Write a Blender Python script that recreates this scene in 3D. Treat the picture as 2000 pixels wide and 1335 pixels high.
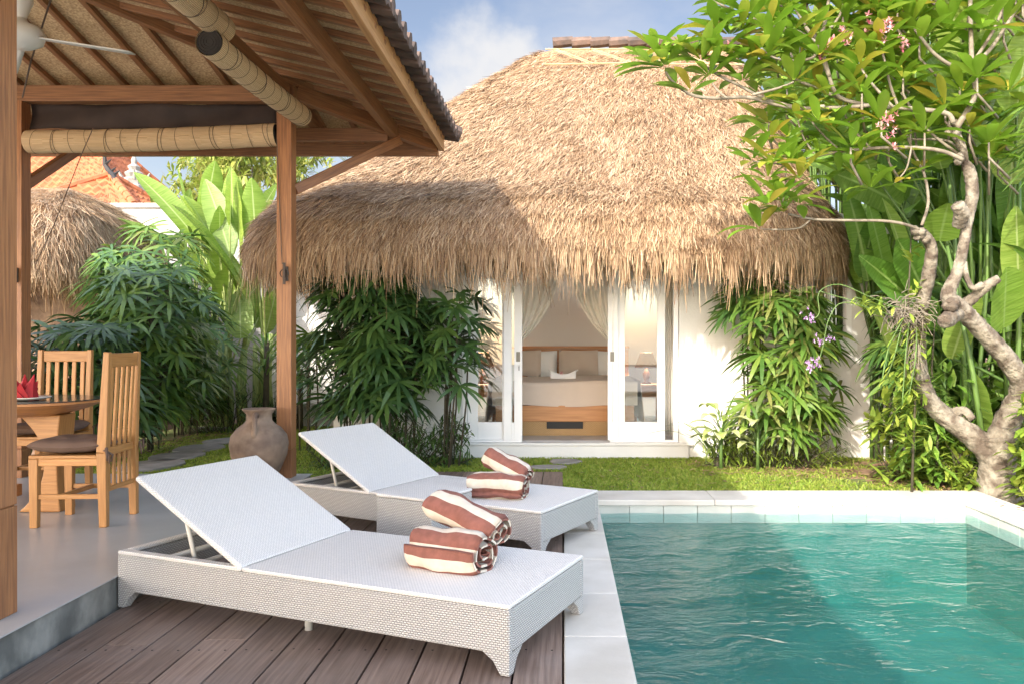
import bpy, math, random
import numpy as np
from mathutils import Vector, Matrix
rnd = random.Random(7)
R = math.radians
for o in list(bpy.data.objects): bpy.data.objects.remove(o)
sc = bpy.context.scene
C = sc.collection
# ---------------- camera ----------------
cd = bpy.data.cameras.new('camera'); cam = bpy.data.objects.new('camera', cd); C.objects.link(cam)
cam.location = (0, 0, 1.3); cam.rotation_euler = (R(90), 0, 0)
cd.sensor_width = 36; cd.lens = 27.9; cd.shift_x = -0.05; cd.clip_end = 500
sc.camera = cam
# ---------------- light ----------------
SUN = Vector((0.76, 1.36, -1.0)).normalized()
w = bpy.data.worlds.new('World'); sc.world = w; w.use_nodes = True
nt = w.node_tree; N = nt.nodes; Lk = nt.links; N.clear()
wo = N.new('ShaderNodeOutputWorld'); bg = N.new('ShaderNodeBackground')
sky = N.new('ShaderNodeTexSky'); sky.sky_type = 'NISHITA'; sky.sun_disc = False
sky.sun_elevation = math.asin(-SUN.z); sky.sun_rotation = math.atan2(-SUN.x, -SUN.y) % (2 * math.pi)
sky.air_density = 1.0; sky.dust_density = 1.6; sky.ozone_density = 1.2
tc = N.new('ShaderNodeTexCoord'); mp = N.new('ShaderNodeMapping'); mp.inputs['Scale'].default_value = (1, 1, 2.2)
mp.inputs['Location'].default_value = (0.35, 0.1, 0.12)
n1 = N.new('ShaderNodeTexNoise'); n1.inputs['Scale'].default_value = 2.6; n1.inputs['Detail'].default_value = 9; n1.inputs['Roughness'].default_value = .56
cr = N.new('ShaderNodeValToRGB'); cr.color_ramp.elements[0].position = .44; cr.color_ramp.elements[1].position = .70
mx = N.new('ShaderNodeMixRGB'); mx.inputs[2].default_value = (9.5, 9.6, 9.8, 1)
Lk.new(tc.outputs['Generated'], mp.inputs[0]); Lk.new(mp.outputs[0], n1.inputs[0]); Lk.new(n1.outputs[0], cr.inputs[0])
# sky darkened ahead, brightened behind and overhead as added fill; one cumulus stands left of the villa roof
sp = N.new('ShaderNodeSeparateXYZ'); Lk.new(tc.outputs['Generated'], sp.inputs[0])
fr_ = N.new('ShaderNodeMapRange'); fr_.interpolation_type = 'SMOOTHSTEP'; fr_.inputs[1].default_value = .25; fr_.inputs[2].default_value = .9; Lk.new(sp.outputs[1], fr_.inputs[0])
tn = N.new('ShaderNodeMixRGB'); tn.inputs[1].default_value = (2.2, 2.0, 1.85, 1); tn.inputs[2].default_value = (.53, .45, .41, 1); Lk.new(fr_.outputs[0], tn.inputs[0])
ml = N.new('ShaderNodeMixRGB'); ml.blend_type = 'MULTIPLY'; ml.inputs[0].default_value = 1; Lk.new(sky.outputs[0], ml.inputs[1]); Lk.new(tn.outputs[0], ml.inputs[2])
cc = N.new('ShaderNodeMixRGB'); cc.inputs[1].default_value = (7.5, 7.6, 7.9, 1); cc.inputs[2].default_value = (1.95, 1.95, 2.0, 1); Lk.new(fr_.outputs[0], cc.inputs[0]); Lk.new(cc.outputs[0], mx.inputs[2])
vd = N.new('ShaderNodeVectorMath'); vd.operation = 'DISTANCE'; vd.inputs[1].default_value = (-.085, .955, .285); Lk.new(tc.outputs['Generated'], vd.inputs[0])
cb = N.new('ShaderNodeMapRange'); cb.interpolation_type = 'SMOOTHSTEP'; cb.inputs[1].default_value = .16; cb.inputs[2].default_value = .02; cb.inputs[4].default_value = .62; Lk.new(vd.outputs['Value'], cb.inputs[0])
n3 = N.new('ShaderNodeTexNoise'); n3.inputs['Scale'].default_value = 9; n3.inputs['Detail'].default_value = 8; n3.inputs['Roughness'].default_value = .55; Lk.new(tc.outputs['Generated'], n3.inputs[0])
ad = N.new('ShaderNodeMath'); ad.operation = 'ADD'; Lk.new(n3.outputs[0], ad.inputs[0]); Lk.new(cb.outputs[0], ad.inputs[1])
r3 = N.new('ShaderNodeMapRange'); r3.interpolation_type = 'SMOOTHSTEP'; r3.inputs[1].default_value = .62; r3.inputs[2].default_value = .98; Lk.new(ad.outputs[0], r3.inputs[0])
mxx = N.new('ShaderNodeMath'); mxx.operation = 'MAXIMUM'; hz = N.new('ShaderNodeMath'); hz.operation = 'MULTIPLY'; hz.inputs[1].default_value = .6; Lk.new(cr.outputs[0], hz.inputs[0])
Lk.new(hz.outputs[0], mxx.inputs[0]); Lk.new(r3.outputs[0], mxx.inputs[1])
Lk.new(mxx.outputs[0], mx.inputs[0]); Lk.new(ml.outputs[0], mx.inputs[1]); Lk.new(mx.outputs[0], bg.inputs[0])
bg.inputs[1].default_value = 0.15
Lk.new(bg.outputs[0], wo.inputs[0])
sl = bpy.data.lights.new('sun', 'SUN'); sl.energy = 2.5; sl.angle = R(.6); sl.color = (1, .93, .82)
so = bpy.data.objects.new('sun', sl); C.objects.link(so); so.rotation_euler = SUN.to_track_quat('-Z', 'Y').to_euler(); so.location = (-6, -8, 12)
sc.view_settings.view_transform = 'Standard'; sc.view_settings.look = 'None'; sc.view_settings.gamma = 1
sc.view_settings.exposure = 1.6
sc.render.engine = 'CYCLES'
sc.cycles.use_denoising = True; sc.cycles.max_bounces = 10; sc.cycles.transparent_max_bounces = 12
sc.cycles.diffuse_bounces = 5; sc.cycles.transmission_bounces = 4; sc.cycles.glossy_bounces = 3
sc.cycles.sample_clamp_indirect = 6

# ---------------- helpers ----------------
K = 1550.0
def P(px, py, Y): return Vector(((px - 1100) / K * Y, Y, 1.3 + (667 - py) / K * Y))
def V3(*a): return Vector(a)
Z = Vector((0, 0, 1))
WM = {}
def reg(o, m): WM[o.name] = m
def props(o, label=None, cat=None, group=None, kind=None):
    if label: o['label'] = label
    if cat: o['category'] = cat
    if group: o['group'] = group
    if kind: o['kind'] = kind
    return o
def thing(name, label, cat, loc=(0, 0, 0), rz=0, group=None):
    o = bpy.data.objects.new(name, None); C.objects.link(o); o.empty_display_size = .1
    o.location = loc; o.rotation_euler = (0, 0, rz); props(o, label, cat, group)
    WM[o.name] = Matrix.Translation(Vector(loc)) @ Matrix.Rotation(rz, 4, 'Z')
    return o
class MB:
    def __init__(s): s.v = []; s.f = []; s.uv = []; s.m = 0; s.mi = []
    def add(s, pts): n = len(s.v); s.v.extend([tuple(p) for p in pts]); return n
    def face(s, idx, uv=None):
        s.f.append(tuple(idx)); s.mi.append(s.m)
        s.uv.extend(uv if uv else [(0, 0)] * len(idx))
    def box8(s, c, dims=None):      # c: 8 corners, bottom 4 ccw then top 4
        n = s.add(c)
        for q in ((3, 2, 1, 0), (4, 5, 6, 7), (0, 1, 5, 4), (1, 2, 6, 5), (2, 3, 7, 6), (3, 0, 4, 7)):
            p = [Vector(c[i]) for i in q]; a = (p[1] - p[0]).length; b = (p[3] - p[0]).length
            off = n * .37 % 5.0
            if a >= b: uv = [(off, 0), (off + a, 0), (off + a, b), (off, b)]
            else: uv = [(off, 0), (off, a), (off + b, a), (off + b, 0)]
            s.face([n + i for i in q], uv)
    def box(s, c, d, rz=0):
        x, y, z = d[0] / 2, d[1] / 2, d[2] / 2; c = Vector(c); m = Matrix.Rotation(rz, 3, 'Z')
        s.box8([c + m @ Vector(q) for q in ((-x, -y, -z), (x, -y, -z), (x, y, -z), (-x, y, -z), (-x, -y, z), (x, -y, z), (x, y, z), (-x, y, z))])
    def bb(s, a, b):
        s.box([(a[i] + b[i]) / 2 for i in range(3)], [abs(b[i] - a[i]) for i in range(3)])
    def beam(s, p0, p1, w, h, up=Z, w1=None, h1=None):
        p0, p1 = Vector(p0), Vector(p1); d = (p1 - p0).normalized()
        sd = d.cross(up)
        if sd.length < 1e-4: sd = d.cross(Vector((0, 1, 0)))
        sd.normalize(); u = sd.cross(d); w1 = w if w1 is None else w1; h1 = h if h1 is None else h1
        a = [p0 - sd * w / 2 - u * h / 2, p0 + sd * w / 2 - u * h / 2, p1 + sd * w1 / 2 - u * h1 / 2, p1 - sd * w1 / 2 - u * h1 / 2]
        b = [p0 - sd * w / 2 + u * h / 2, p0 + sd * w / 2 + u * h / 2, p1 + sd * w1 / 2 + u * h1 / 2, p1 - sd * w1 / 2 + u * h1 / 2]
        s.box8(a + b)
    def tube(s, pts, rad, n=8, cap=True, wob=0):
        pts = [Vector(p) for p in pts]; m = len(pts)
        if not hasattr(rad, '__len__'): rad = [rad] * m
        d0 = (pts[1] - pts[0]).normalized(); ref = Vector((0, 0, 1)) if abs(d0.z) < .9 else Vector((1, 0, 0))
        base = []; L = 0
        for i, p in enumerate(pts):
            d = (pts[min(i + 1, m - 1)] - pts[max(i - 1, 0)]).normalized()
            a = d.cross(ref).normalized(); b = a.cross(d); ref = b if abs(d.dot(b)) < .9 else ref
            r = rad[i]
            base.append((s.add([p + (a * math.cos(t) + b * math.sin(t)) * (r * (1 + (rnd.uniform(-wob, wob) if wob else 0))) for t in [2 * math.pi * k / n for k in range(n)]]), L))
            if i < m - 1: L += (pts[i + 1] - p).length
        for i in range(m - 1):
            (q, l0), (t, l1) = base[i], base[i + 1]; r = rad[i]
            for k in range(n):
                k2 = (k + 1) % n; v0, v1 = 2 * math.pi * r * k / n, 2 * math.pi * r * (k + 1) / n
                s.face((q + k, q + k2, t + k2, t + k), [(l0, v0), (l0, v1), (l1, v1), (l1, v0)])
        if cap:
            s.face([base[0][0] + k for k in range(n)][::-1]); s.face([base[-1][0] + k for k in range(n)])
    def lathe(s, prof, c=(0, 0, 0), n=32, axis=None):
        c = Vector(c); rows = []; L = 0; pr = None
        M = Matrix.Identity(3) if axis is None else Vector(axis).to_track_quat('Z', 'Y').to_matrix()
        for (r, z) in prof:
            if pr: L += math.hypot(r - pr[0], z - pr[1])
            pr = (r, z)
            rows.append((s.add([c + M @ Vector((r * math.cos(2 * math.pi * k / n), r * math.sin(2 * math.pi * k / n), z)) for k in range(n)]), L, r))
        for (a, l0, r0), (b, l1, r1) in zip(rows, rows[1:]):
            for k in range(n):
                k2 = (k + 1) % n
                s.face((a + k, a + k2, b + k2, b + k), [(k / n, l0), ((k + 1) / n, l0), ((k + 1) / n, l1), (k / n, l1)])
    def poly(s, pts, th, nrm):      # extruded outline
        pts = [Vector(p) for p in pts]; off = Vector(nrm) * th; n = len(pts)
        a = s.add(pts); b = s.add([p + off for p in pts])
        ax = 0 if abs(nrm[0]) < .7 else 1
        uvf = lambda p: (p[ax], p[2]) if abs(nrm[2]) < .7 else (p[0], p[1])
        s.face([a + i for i in range(n)][::-1], [uvf(p) for p in pts[::-1]]); s.face([b + i for i in range(n)], [uvf(p) for p in pts])
        L = 0
        for i in range(n):
            j = (i + 1) % n; l = (pts[j] - pts[i]).length
            s.face((a + i, a + j, b + j, b + i), [(L, 0), (L + l, 0), (L + l, th), (L, th)]); L += l
    def grid(s, fn, nu, nv, closed=False):
        n = s.add([fn(i / nu, j / nv) for j in range(nv + 1) for i in range(nu + 1)]); W = nu + 1
        for j in range(nv):
            for i in range(nu):
                a = n + j * W + i
                s.face((a, a + 1, a + W + 1, a + W), [(i / nu, j / nv), ((i + 1) / nu, j / nv), ((i + 1) / nu, (j + 1) / nv), (i / nu, (j + 1) / nv)])
    def build(s, name, mat, parent=None, smooth=False, bevel=0, local=False, solid=0, boxuv=False, seg=2):
        me = bpy.data.meshes.new(name)
        vs = s.v
        if parent is not None and not local:
            inv = WM[parent.name].inverted(); vs = [tuple(inv @ Vector(p)) for p in s.v]
        me.from_pydata(vs, [], s.f)
        uvl = me.uv_layers.new(name='UVMap')
        if boxuv:
            nl = len(me.loops); vi = np.empty(nl, 'i'); me.loops.foreach_get('vertex_index', vi)
            co = np.array(s.v, 'f').reshape(-1, 3)[vi]
            pn = np.empty(len(me.polygons) * 3, 'f'); me.polygons.foreach_get('normal', pn); pn = np.abs(pn.reshape(-1, 3))
            lt = np.empty(len(me.polygons), 'i'); me.polygons.foreach_get('loop_total', lt)
            ax = np.repeat(pn.argmax(1), lt)
            u = np.where(ax == 0, co[:, 1], co[:, 0]); v = np.where(ax == 2, co[:, 1], co[:, 2])
            uvl.data.foreach_set('uv', np.stack([u, v], 1).ravel())
        else:
            uvl.data.foreach_set('uv', np.array(s.uv, 'f').ravel())
        mats = mat if isinstance(mat, (list, tuple)) else [mat]
        for m in mats: me.materials.append(m)
        if len(mats) > 1: me.polygons.foreach_set('material_index', s.mi)
        if smooth: me.polygons.foreach_set('use_smooth', [True] * len(me.polygons))
        me.update()
        o = bpy.data.objects.new(name, me); C.objects.link(o)
        if parent is not None:
            o.parent = parent; WM[o.name] = WM[parent.name]
        else: WM[o.name] = Matrix.Identity(4)
        if solid:
            md = o.modifiers.new('solid', 'SOLIDIFY'); md.thickness = solid
        if bevel:
            md = o.modifiers.new('bevel', 'BEVEL'); md.width = bevel; md.segments = seg; md.limit_method = 'ANGLE'; md.harden_normals = False
        return o
def npmesh(name, V, F, mat, parent=None, smooth=False):
    V = np.asarray(V, 'f'); F = np.asarray(F, 'i')
    if parent is not None:
        inv = np.array(WM[parent.name].inverted()); V = V @ inv[:3, :3].T.astype('f') + inv[:3, 3].astype('f')
    me = bpy.data.meshes.new(name); nf, k = F.shape
    me.vertices.add(len(V)); me.vertices.foreach_set('co', V.ravel())
    me.loops.add(nf * k); me.loops.foreach_set('vertex_index', F.ravel())
    me.polygons.add(nf); me.polygons.foreach_set('loop_start', np.arange(0, nf * k, k, dtype='i'))
    me.polygons.foreach_set('loop_total', np.full(nf, k, 'i'))
    me.update(calc_edges=True); me.materials.append(mat)
    o = bpy.data.objects.new(name, me); C.objects.link(o)
    if parent is not None: o.parent = parent; WM[o.name] = WM[parent.name]
    return o
def struct(mb, name, mat, **k):
    o = mb.build(name, mat, **k); o['kind'] = 'structure'; return o

# ---------------- materials ----------------
def pm(name, c1, c2=None, scale=3, uv=False, st=(1, 1, 1), rough=.6, bump=0, bscale=None, bst=None, isl=0, trans=0, detail=6, spec=.5, metal=0, lo=.35, hi=.65,
       stain=0, stcol=(.1, .08, .06), stscale=.7, coat=0, bdist=.01):
    m = bpy.data.materials.new(name); m.use_nodes = True; t = m.node_tree; n = t.nodes; l = t.links
    b = n['Principled BSDF']; b.inputs['Roughness'].default_value = rough; b.inputs['Metallic'].default_value = metal
    b.inputs['Specular IOR Level'].default_value = spec; b.inputs['Coat Weight'].default_value = coat
    c2 = c2 or tuple(x * .8 for x in c1)
    co = n.new('ShaderNodeTexCoord'); mp = n.new('ShaderNodeMapping'); mp.inputs['Scale'].default_value = st
    l.new(co.outputs['UV' if uv else 'Object'], mp.inputs[0])
    no = n.new('ShaderNodeTexNoise'); no.inputs['Scale'].default_value = scale; no.inputs['Detail'].default_value = detail
    l.new(mp.outputs[0], no.inputs[0])
    rp = n.new('ShaderNodeValToRGB'); rp.color_ramp.elements[0].position = lo; rp.color_ramp.elements[1].position = hi
    rp.color_ramp.elements[0].color = (*c1, 1); rp.color_ramp.elements[1].color = (*c2, 1)
    l.new(no.outputs[0], rp.inputs[0]); col = rp.outputs[0]
    if stain:
        s = n.new('ShaderNodeTexNoise'); s.inputs['Scale'].default_value = stscale; s.inputs['Detail'].default_value = 8; s.inputs['Roughness'].default_value = .65
        l.new(co.outputs['Object'], s.inputs[0]); r2 = n.new('ShaderNodeMapRange'); r2.inputs[1].default_value = .45; r2.inputs[2].default_value = .75; r2.inputs[4].default_value = stain
        l.new(s.outputs[0], r2.inputs[0]); mm = n.new('ShaderNodeMixRGB'); mm.inputs[2].default_value = (*stcol, 1)
        l.new(r2.outputs[0], mm.inputs[0]); l.new(col, mm.inputs[1]); col = mm.outputs[0]
    if isl:
        g = n.new('ShaderNodeNewGeometry'); r = n.new('ShaderNodeMapRange'); r.inputs[3].default_value = 1 - isl; r.inputs[4].default_value = 1 + isl
        hs = n.new('ShaderNodeHueSaturation'); l.new(g.outputs['Random Per Island'], r.inputs[0]); l.new(r.outputs[0], hs.inputs['Value']); l.new(col, hs.inputs['Color'])
        col = hs.outputs[0]
    l.new(col, b.inputs['Base Color'])
    if bump:
        if bscale:
            n2 = n.new('ShaderNodeTexNoise'); n2.inputs['Scale'].default_value = bscale; n2.inputs['Detail'].default_value = 5
            m2 = n.new('ShaderNodeMapping'); m2.inputs['Scale'].default_value = bst or st; l.new(co.outputs['UV' if uv else 'Object'], m2.inputs[0]); l.new(m2.outputs[0], n2.inputs[0])
        else: n2 = no
        bu = n.new('ShaderNodeBump'); bu.inputs['Strength'].default_value = bump; bu.inputs['Distance'].default_value = bdist
        l.new(n2.outputs[0], bu.inputs['Height']); l.new(bu.outputs[0], b.inputs['Normal'])
    if trans:
        tr = n.new('ShaderNodeBsdfTranslucent'); l.new(col, tr.inputs[0]); ms = n.new('ShaderNodeMixShader'); ms.inputs[0].default_value = trans
        l.new(b.outputs[0], ms.inputs[1]); l.new(tr.outputs[0], ms.inputs[2]); l.new(ms.outputs[0], n['Material Output'].inputs[0])
        m['x'] = 1
    return m
def addnode(m):
    t = m.node_tree; return t, t.nodes, t.links, t.nodes['Principled BSDF']
def island_ramp(m, cols, trans=0):
    t, n, l, b = addnode(m); g = n.new('ShaderNodeNewGeometry'); r = n.new('ShaderNodeValToRGB'); e = r.color_ramp
    while len(e.elements) < len(cols): e.elements.new(.5)
    for i, c in enumerate(cols): e.elements[i].position = i / (len(cols) - 1); e.elements[i].color = (*c, 1)
    l.new(g.outputs['Random Per Island'], r.inputs[0])
    src = b.inputs['Base Color'].links[0].from_socket
    mu = n.new('ShaderNodeMixRGB'); mu.blend_type = 'MULTIPLY'; mu.inputs[0].default_value = 1
    l.new(r.outputs[0], mu.inputs[1]); l.new(src, mu.inputs[2]); l.new(mu.outputs[0], b.inputs['Base Color'])
    for x in n:
        if x.type == 'BSDF_TRANSLUCENT': l.new(mu.outputs[0], x.inputs[0])
    return m
M = {}
M['wood_post'] = pm('timber_post', (.33, .145, .055), (.19, .078, .032), scale=6, uv=True, st=(.6, 14, 1), rough=.45, bump=.25, isl=.15)
M['wood_beam'] = pm('timber_beam', (.32, .15, .06), (.19, .083, .034), scale=6, uv=True, st=(.6, 14, 1), rough=.5, bump=.25, isl=.18)
M['wood_light'] = pm('timber_fascia', (.50, .28, .12), (.36, .18, .07), scale=5, uv=True, st=(.6, 12, 1), rough=.5, bump=.2, isl=.1)
M['teak'] = pm('teak', (.46, .225, .07), (.33, .145, .042), scale=6, uv=True, st=(.8, 16, 1), rough=.4, bump=.15, isl=.18)
M['lampwood'] = pm('dark_wood', (.12, .06, .03), rough=.4)
M['bedwood'] = pm('bed_wood', (.50, .23, .08), (.38, .16, .05), scale=4, uv=True, st=(.6, 8, 1), rough=.4, isl=.08)
M['mat'] = pm('woven_bamboo_mat', (.62, .45, .25), (.36, .23, .11), scale=60, st=(1, 1, 1), rough=.8, bump=.5, detail=3, stain=.35, stcol=(.12, .07, .03), stscale=3)
M['concrete'] = pm('polished_cement', (.43, .425, .41), (.35, .345, .335), scale=1.1, rough=.32, bump=.03, bscale=30, stain=.4, stcol=(.24, .225, .205), stscale=1.3, detail=10)
M['cement_face'] = pm('rough_cement', (.25, .245, .215), (.11, .11, .098), scale=4.5, lo=.42, hi=.6, rough=.8, bump=.6, bscale=25, stain=.75, stcol=(.055, .06, .052), stscale=3.2, st=(1, 1, .6), detail=10)
M['deck'] = pm('weathered_hardwood', (.225, .160, .125), (.125, .083, .062), scale=5, uv=True, st=(.5, 12, 1), rough=.5, bump=.35, isl=.22, stain=.38, stcol=(.25, .21, .19), stscale=2.4)
M['coping'] = pm('pale_limestone', (.58, .55, .49), (.46, .43, .37), scale=2.5, rough=.6, bump=.15, bscale=40, isl=.07, stain=.3, stcol=(.42, .37, .3), stscale=2, detail=10)
M['wall'] = pm('white_render', (.68, .67, .63), (.62, .61, .57), scale=1.2, rough=.85, bump=.15, bscale=35, stain=.28, stcol=(.5, .48, .42), stscale=1.2)
M['oldwall'] = pm('aged_white_render', (.46, .45, .43), (.34, .33, .31), scale=1.4, rough=.9, bump=.2, bscale=25, stain=.4, stcol=(.30, .29, .27), stscale=1.0)
M['room'] = pm('room_paint', (.78, .755, .71), (.76, .735, .69), scale=1, rough=.9)
M['white_paint'] = pm('white_paint', (.80, .80, .78), (.76, .76, .74), scale=3, rough=.4, bump=.04, bscale=60)
M['steel'] = pm('brushed_steel', (.20, .19, .16), rough=.5, metal=.6)
M['black'] = pm('dark_void', (.02, .018, .016), rough=.7)
M['soil'] = pm('soil', (.30, .185, .11), (.17, .10, .06), scale=9, rough=.95, bump=.6, bscale=40)
M['turf'] = pm('turf', (.10, .15, .03), (.15, .13, .05), scale=6, rough=.95, bump=.5, bscale=60)
M['bounce_ground'] = pm('pale_bounce_ground', (.60, .57, .52), (.52, .49, .44), scale=3, rough=.8)
M['stone'] = pm('grey_stone', (.30, .28, .25), (.20, .19, .17), scale=5, rough=.85, bump=.4, bscale=30)
M['tile_dark'] = pm('weathered_clay_tile', (.13, .085, .065), (.06, .045, .038), scale=7, rough=.85, bump=.3, isl=.25, stain=.4, stcol=(.04, .035, .03), stscale=6)
M['tile_orange'] = pm('orange_clay_tile', (.42, .13, .042), (.30, .085, .028), scale=5, rough=.7, isl=.1)
M['clay'] = pm('aged_clay', (.27, .19, .13), (.12, .078, .055), scale=6, rough=.75, bump=.35, bscale=30, stain=.6, stcol=(.36, .27, .19), stscale=5, detail=9)
M['cushion'] = pm('brown_cotton', (.14, .088, .062), (.115, .07, .05), scale=6, rough=.9, bump=.15, bscale=300)
M['cream'] = pm('cream_terry', (.64, .57, .46), (.57, .50, .40), scale=30, rough=.95, bump=.6, bscale=260, bdist=.004)
M['rust'] = pm('brown_terry', (.26, .10, .072), (.20, .078, .055), scale=30, rough=.95, bump=.6, bscale=260, bdist=.004)
M['linen'] = pm('beige_linen', (.55, .45, .36), (.52, .42, .33), scale=4, rough=.9, bump=.1, bscale=200)
M['white_linen'] = pm('white_linen', (.78, .76, .72), (.73, .71, .67), scale=4, rough=.9, bump=.1, bscale=120)
M['red'] = pm('crimson_napkin', (.42, .012, .02), (.30, .01, .015), scale=8, rough=.7)
M['china'] = pm('white_china', (.8, .78, .72), (.78, .76, .70), rough=.2)
M['net'] = pm('mosquito_net', (.85, .82, .74), (.80, .77, .68), scale=8, rough=.9, trans=.22)
M['canvas'] = pm('dark_canvas', (.045, .03, .025), (.025, .017, .014), scale=5, rough=.8, bump=.3)
M['fan'] = pm('white_fan_metal', (.66, .68, .64), (.62, .64, .6), rough=.35)
M['cord'] = pm('cord', (.10, .07, .05), rough=.8)
M['bark'] = pm('frangipani_bark', (.235, .21, .16), (.08, .06, .042), scale=8, rough=.9, bump=1, bscale=22, lo=.42, hi=.6, stain=.7, stcol=(.085, .068, .048), stscale=5, detail=9, bdist=.03)
M['twig'] = pm('twig_bark', (.25, .22, .165), (.15, .125, .09), scale=14, rough=.85, bump=.4)
M['cane'] = pm('palm_cane', (.07, .06, .03), (.035, .03, .018), scale=10, rough=.85)
M['stalk'] = pm('green_stalk', (.10, .18, .035), (.06, .11, .025), scale=5, uv=True, st=(1, 8, 1), rough=.5)
M['stalk_pale'] = pm('pale_banana_stem', (.34, .40, .13), (.20, .27, .07), scale=5, uv=True, st=(1, 8, 1), rough=.5)
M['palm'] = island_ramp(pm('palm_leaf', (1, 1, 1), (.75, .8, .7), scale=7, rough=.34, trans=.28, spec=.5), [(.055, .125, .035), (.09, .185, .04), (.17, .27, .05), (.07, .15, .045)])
M['palm_dark'] = island_ramp(pm('shaded_palm_leaf', (1, 1, 1), (.75, .8, .7), scale=7, rough=.3, trans=.2), [(.03, .07, .022), (.05, .105, .028), (.085, .15, .035), (.04, .085, .028)])  # darker copy of the palm leaf, shade put into the colour
M['palm_lit'] = island_ramp(pm('sunlit_palm_leaf', (1, 1, 1), (.8, .85, .7), scale=7, rough=.45, trans=.32), [(.06, .14, .025), (.11, .21, .03), (.19, .27, .045), (.07, .15, .03), (.26, .26, .08)])  # lighter, yellower copy of the palm leaf, sunlight put into the colour
M['banana'] = island_ramp(pm('banana_leaf', (1, 1, 1), (.72, .8, .6), scale=9, uv=True, st=(6, .4, 1), rough=.42, trans=.42, bump=.7, lo=.4, hi=.6), [(.26, .38, .07), (.36, .46, .10), (.20, .32, .05), (.42, .46, .14)])
M['heli'] = island_ramp(pm('heliconia_leaf', (1, 1, 1), (.72, .8, .6), scale=9, uv=True, st=(6, .4, 1), rough=.36, trans=.36, bump=.7, lo=.4, hi=.6), [(.08, .18, .025), (.14, .27, .035), (.21, .34, .05), (.07, .15, .025)])
M['frangi'] = island_ramp(pm('frangipani_leaf', (1, 1, 1), (.85, .9, .75), scale=9, rough=.38, trans=.4), [(.13, .26, .02), (.22, .37, .035), (.16, .29, .025), (.27, .39, .045), (.46, .36, .05)])
for k_, c_ in (('banana', (.42, .52, .20)), ('heli', (.24, .36, .10))):
    t_, n_, l_, b_ = addnode(M[k_]); co_ = n_.new('ShaderNodeTexCoord'); se_ = n_.new('ShaderNodeSeparateXYZ'); l_.new(co_.outputs['UV'], se_.inputs[0])
    ab_ = n_.new('ShaderNodeMath'); ab_.operation = 'ABSOLUTE'; l_.new(se_.outputs[1], ab_.inputs[0]); ra_ = n_.new('ShaderNodeMapRange'); ra_.inputs[1].default_value = .016; ra_.inputs[2].default_value = .004; ra_.inputs[4].default_value = .85; l_.new(ab_.outputs[0], ra_.inputs[0])
    mu_ = n_.new('ShaderNodeMixRGB'); mu_.inputs[2].default_value = (*c_, 1); l_.new(ra_.outputs[0], mu_.inputs[0]); l_.new(b_.inputs['Base Color'].links[0].from_socket, mu_.inputs[1]); l_.new(mu_.outputs[0], b_.inputs['Base Color'])
    for x_ in n_:
        if x_.type == 'BSDF_TRANSLUCENT': l_.new(mu_.outputs[0], x_.inputs[0])
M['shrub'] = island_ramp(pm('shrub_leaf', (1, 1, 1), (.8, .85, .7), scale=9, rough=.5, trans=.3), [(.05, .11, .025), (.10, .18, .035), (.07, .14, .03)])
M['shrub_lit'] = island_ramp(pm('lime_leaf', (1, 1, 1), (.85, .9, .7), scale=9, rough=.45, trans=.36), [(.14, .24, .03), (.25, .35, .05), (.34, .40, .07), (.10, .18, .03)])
M['varieg'] = island_ramp(pm('variegated_leaf', (1, 1, 1), (.75, .85, .5), scale=16, rough=.45, trans=.3), [(.30, .40, .08), (.62, .62, .36), (.20, .32, .06)])
M['treefar'] = island_ramp(pm('tree_leaf', (1, 1, 1), (.8, .85, .7), scale=9, rough=.5, trans=.42), [(.20, .28, .04), (.32, .38, .07), (.42, .40, .12), (.14, .20, .035)])
M['pink'] = island_ramp(pm('pink_petal', (1, 1, 1), (.9, .8, .85), scale=9, rough=.6, trans=.3), [(.75, .30, .33), (.80, .55, .52), (.62, .12, .2)])
M['mauve'] = island_ramp(pm('mauve_petal', (1, 1, 1), (.9, .8, .85), scale=9, rough=.6, trans=.3), [(.42, .20, .50), (.60, .40, .66), (.72, .58, .74)])
M['grass'] = island_ramp(pm('grass_blade', (1, 1, 1), (.8, .85, .6), scale=2.2, rough=.6, trans=.35), [(.17, .27, .025), (.25, .36, .04), (.34, .42, .06), (.42, .42, .10)])
M['litter'] = island_ramp(pm('dry_leaf', (1, 1, 1), (.8, .8, .8), rough=.9), [(.30, .17, .08), (.16, .09, .05), (.42, .28, .14)])
M['straw'] = island_ramp(pm('straw', (.95, .93, .91), (.68, .61, .53), scale=2.6, rough=.75, trans=.12, lo=.3, hi=.75), [(.14, .075, .04), (.42, .285, .165), (.57, .425, .265), (.70, .565, .395), (.26, .155, .085), (.50, .36, .215)])
M['straw_base'] = pm('straw_underlay', (.36, .22, .11), (.20, .12, .06), scale=40, rough=.95, bump=.8, st=(1, 1, .25))
M['bamboo'] = pm('bamboo_strip', (.74, .58, .34), (.62, .46, .25), scale=8, rough=.6)
M['bamboo_dull'] = pm('old_bamboo_strip', (.42, .31, .17), (.33, .23, .12), scale=8, rough=.7)
M['lampshade'] = pm('rattan_lampshade', (.30, .15, .07), (.2, .1, .05), scale=20, rough=.8)

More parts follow.
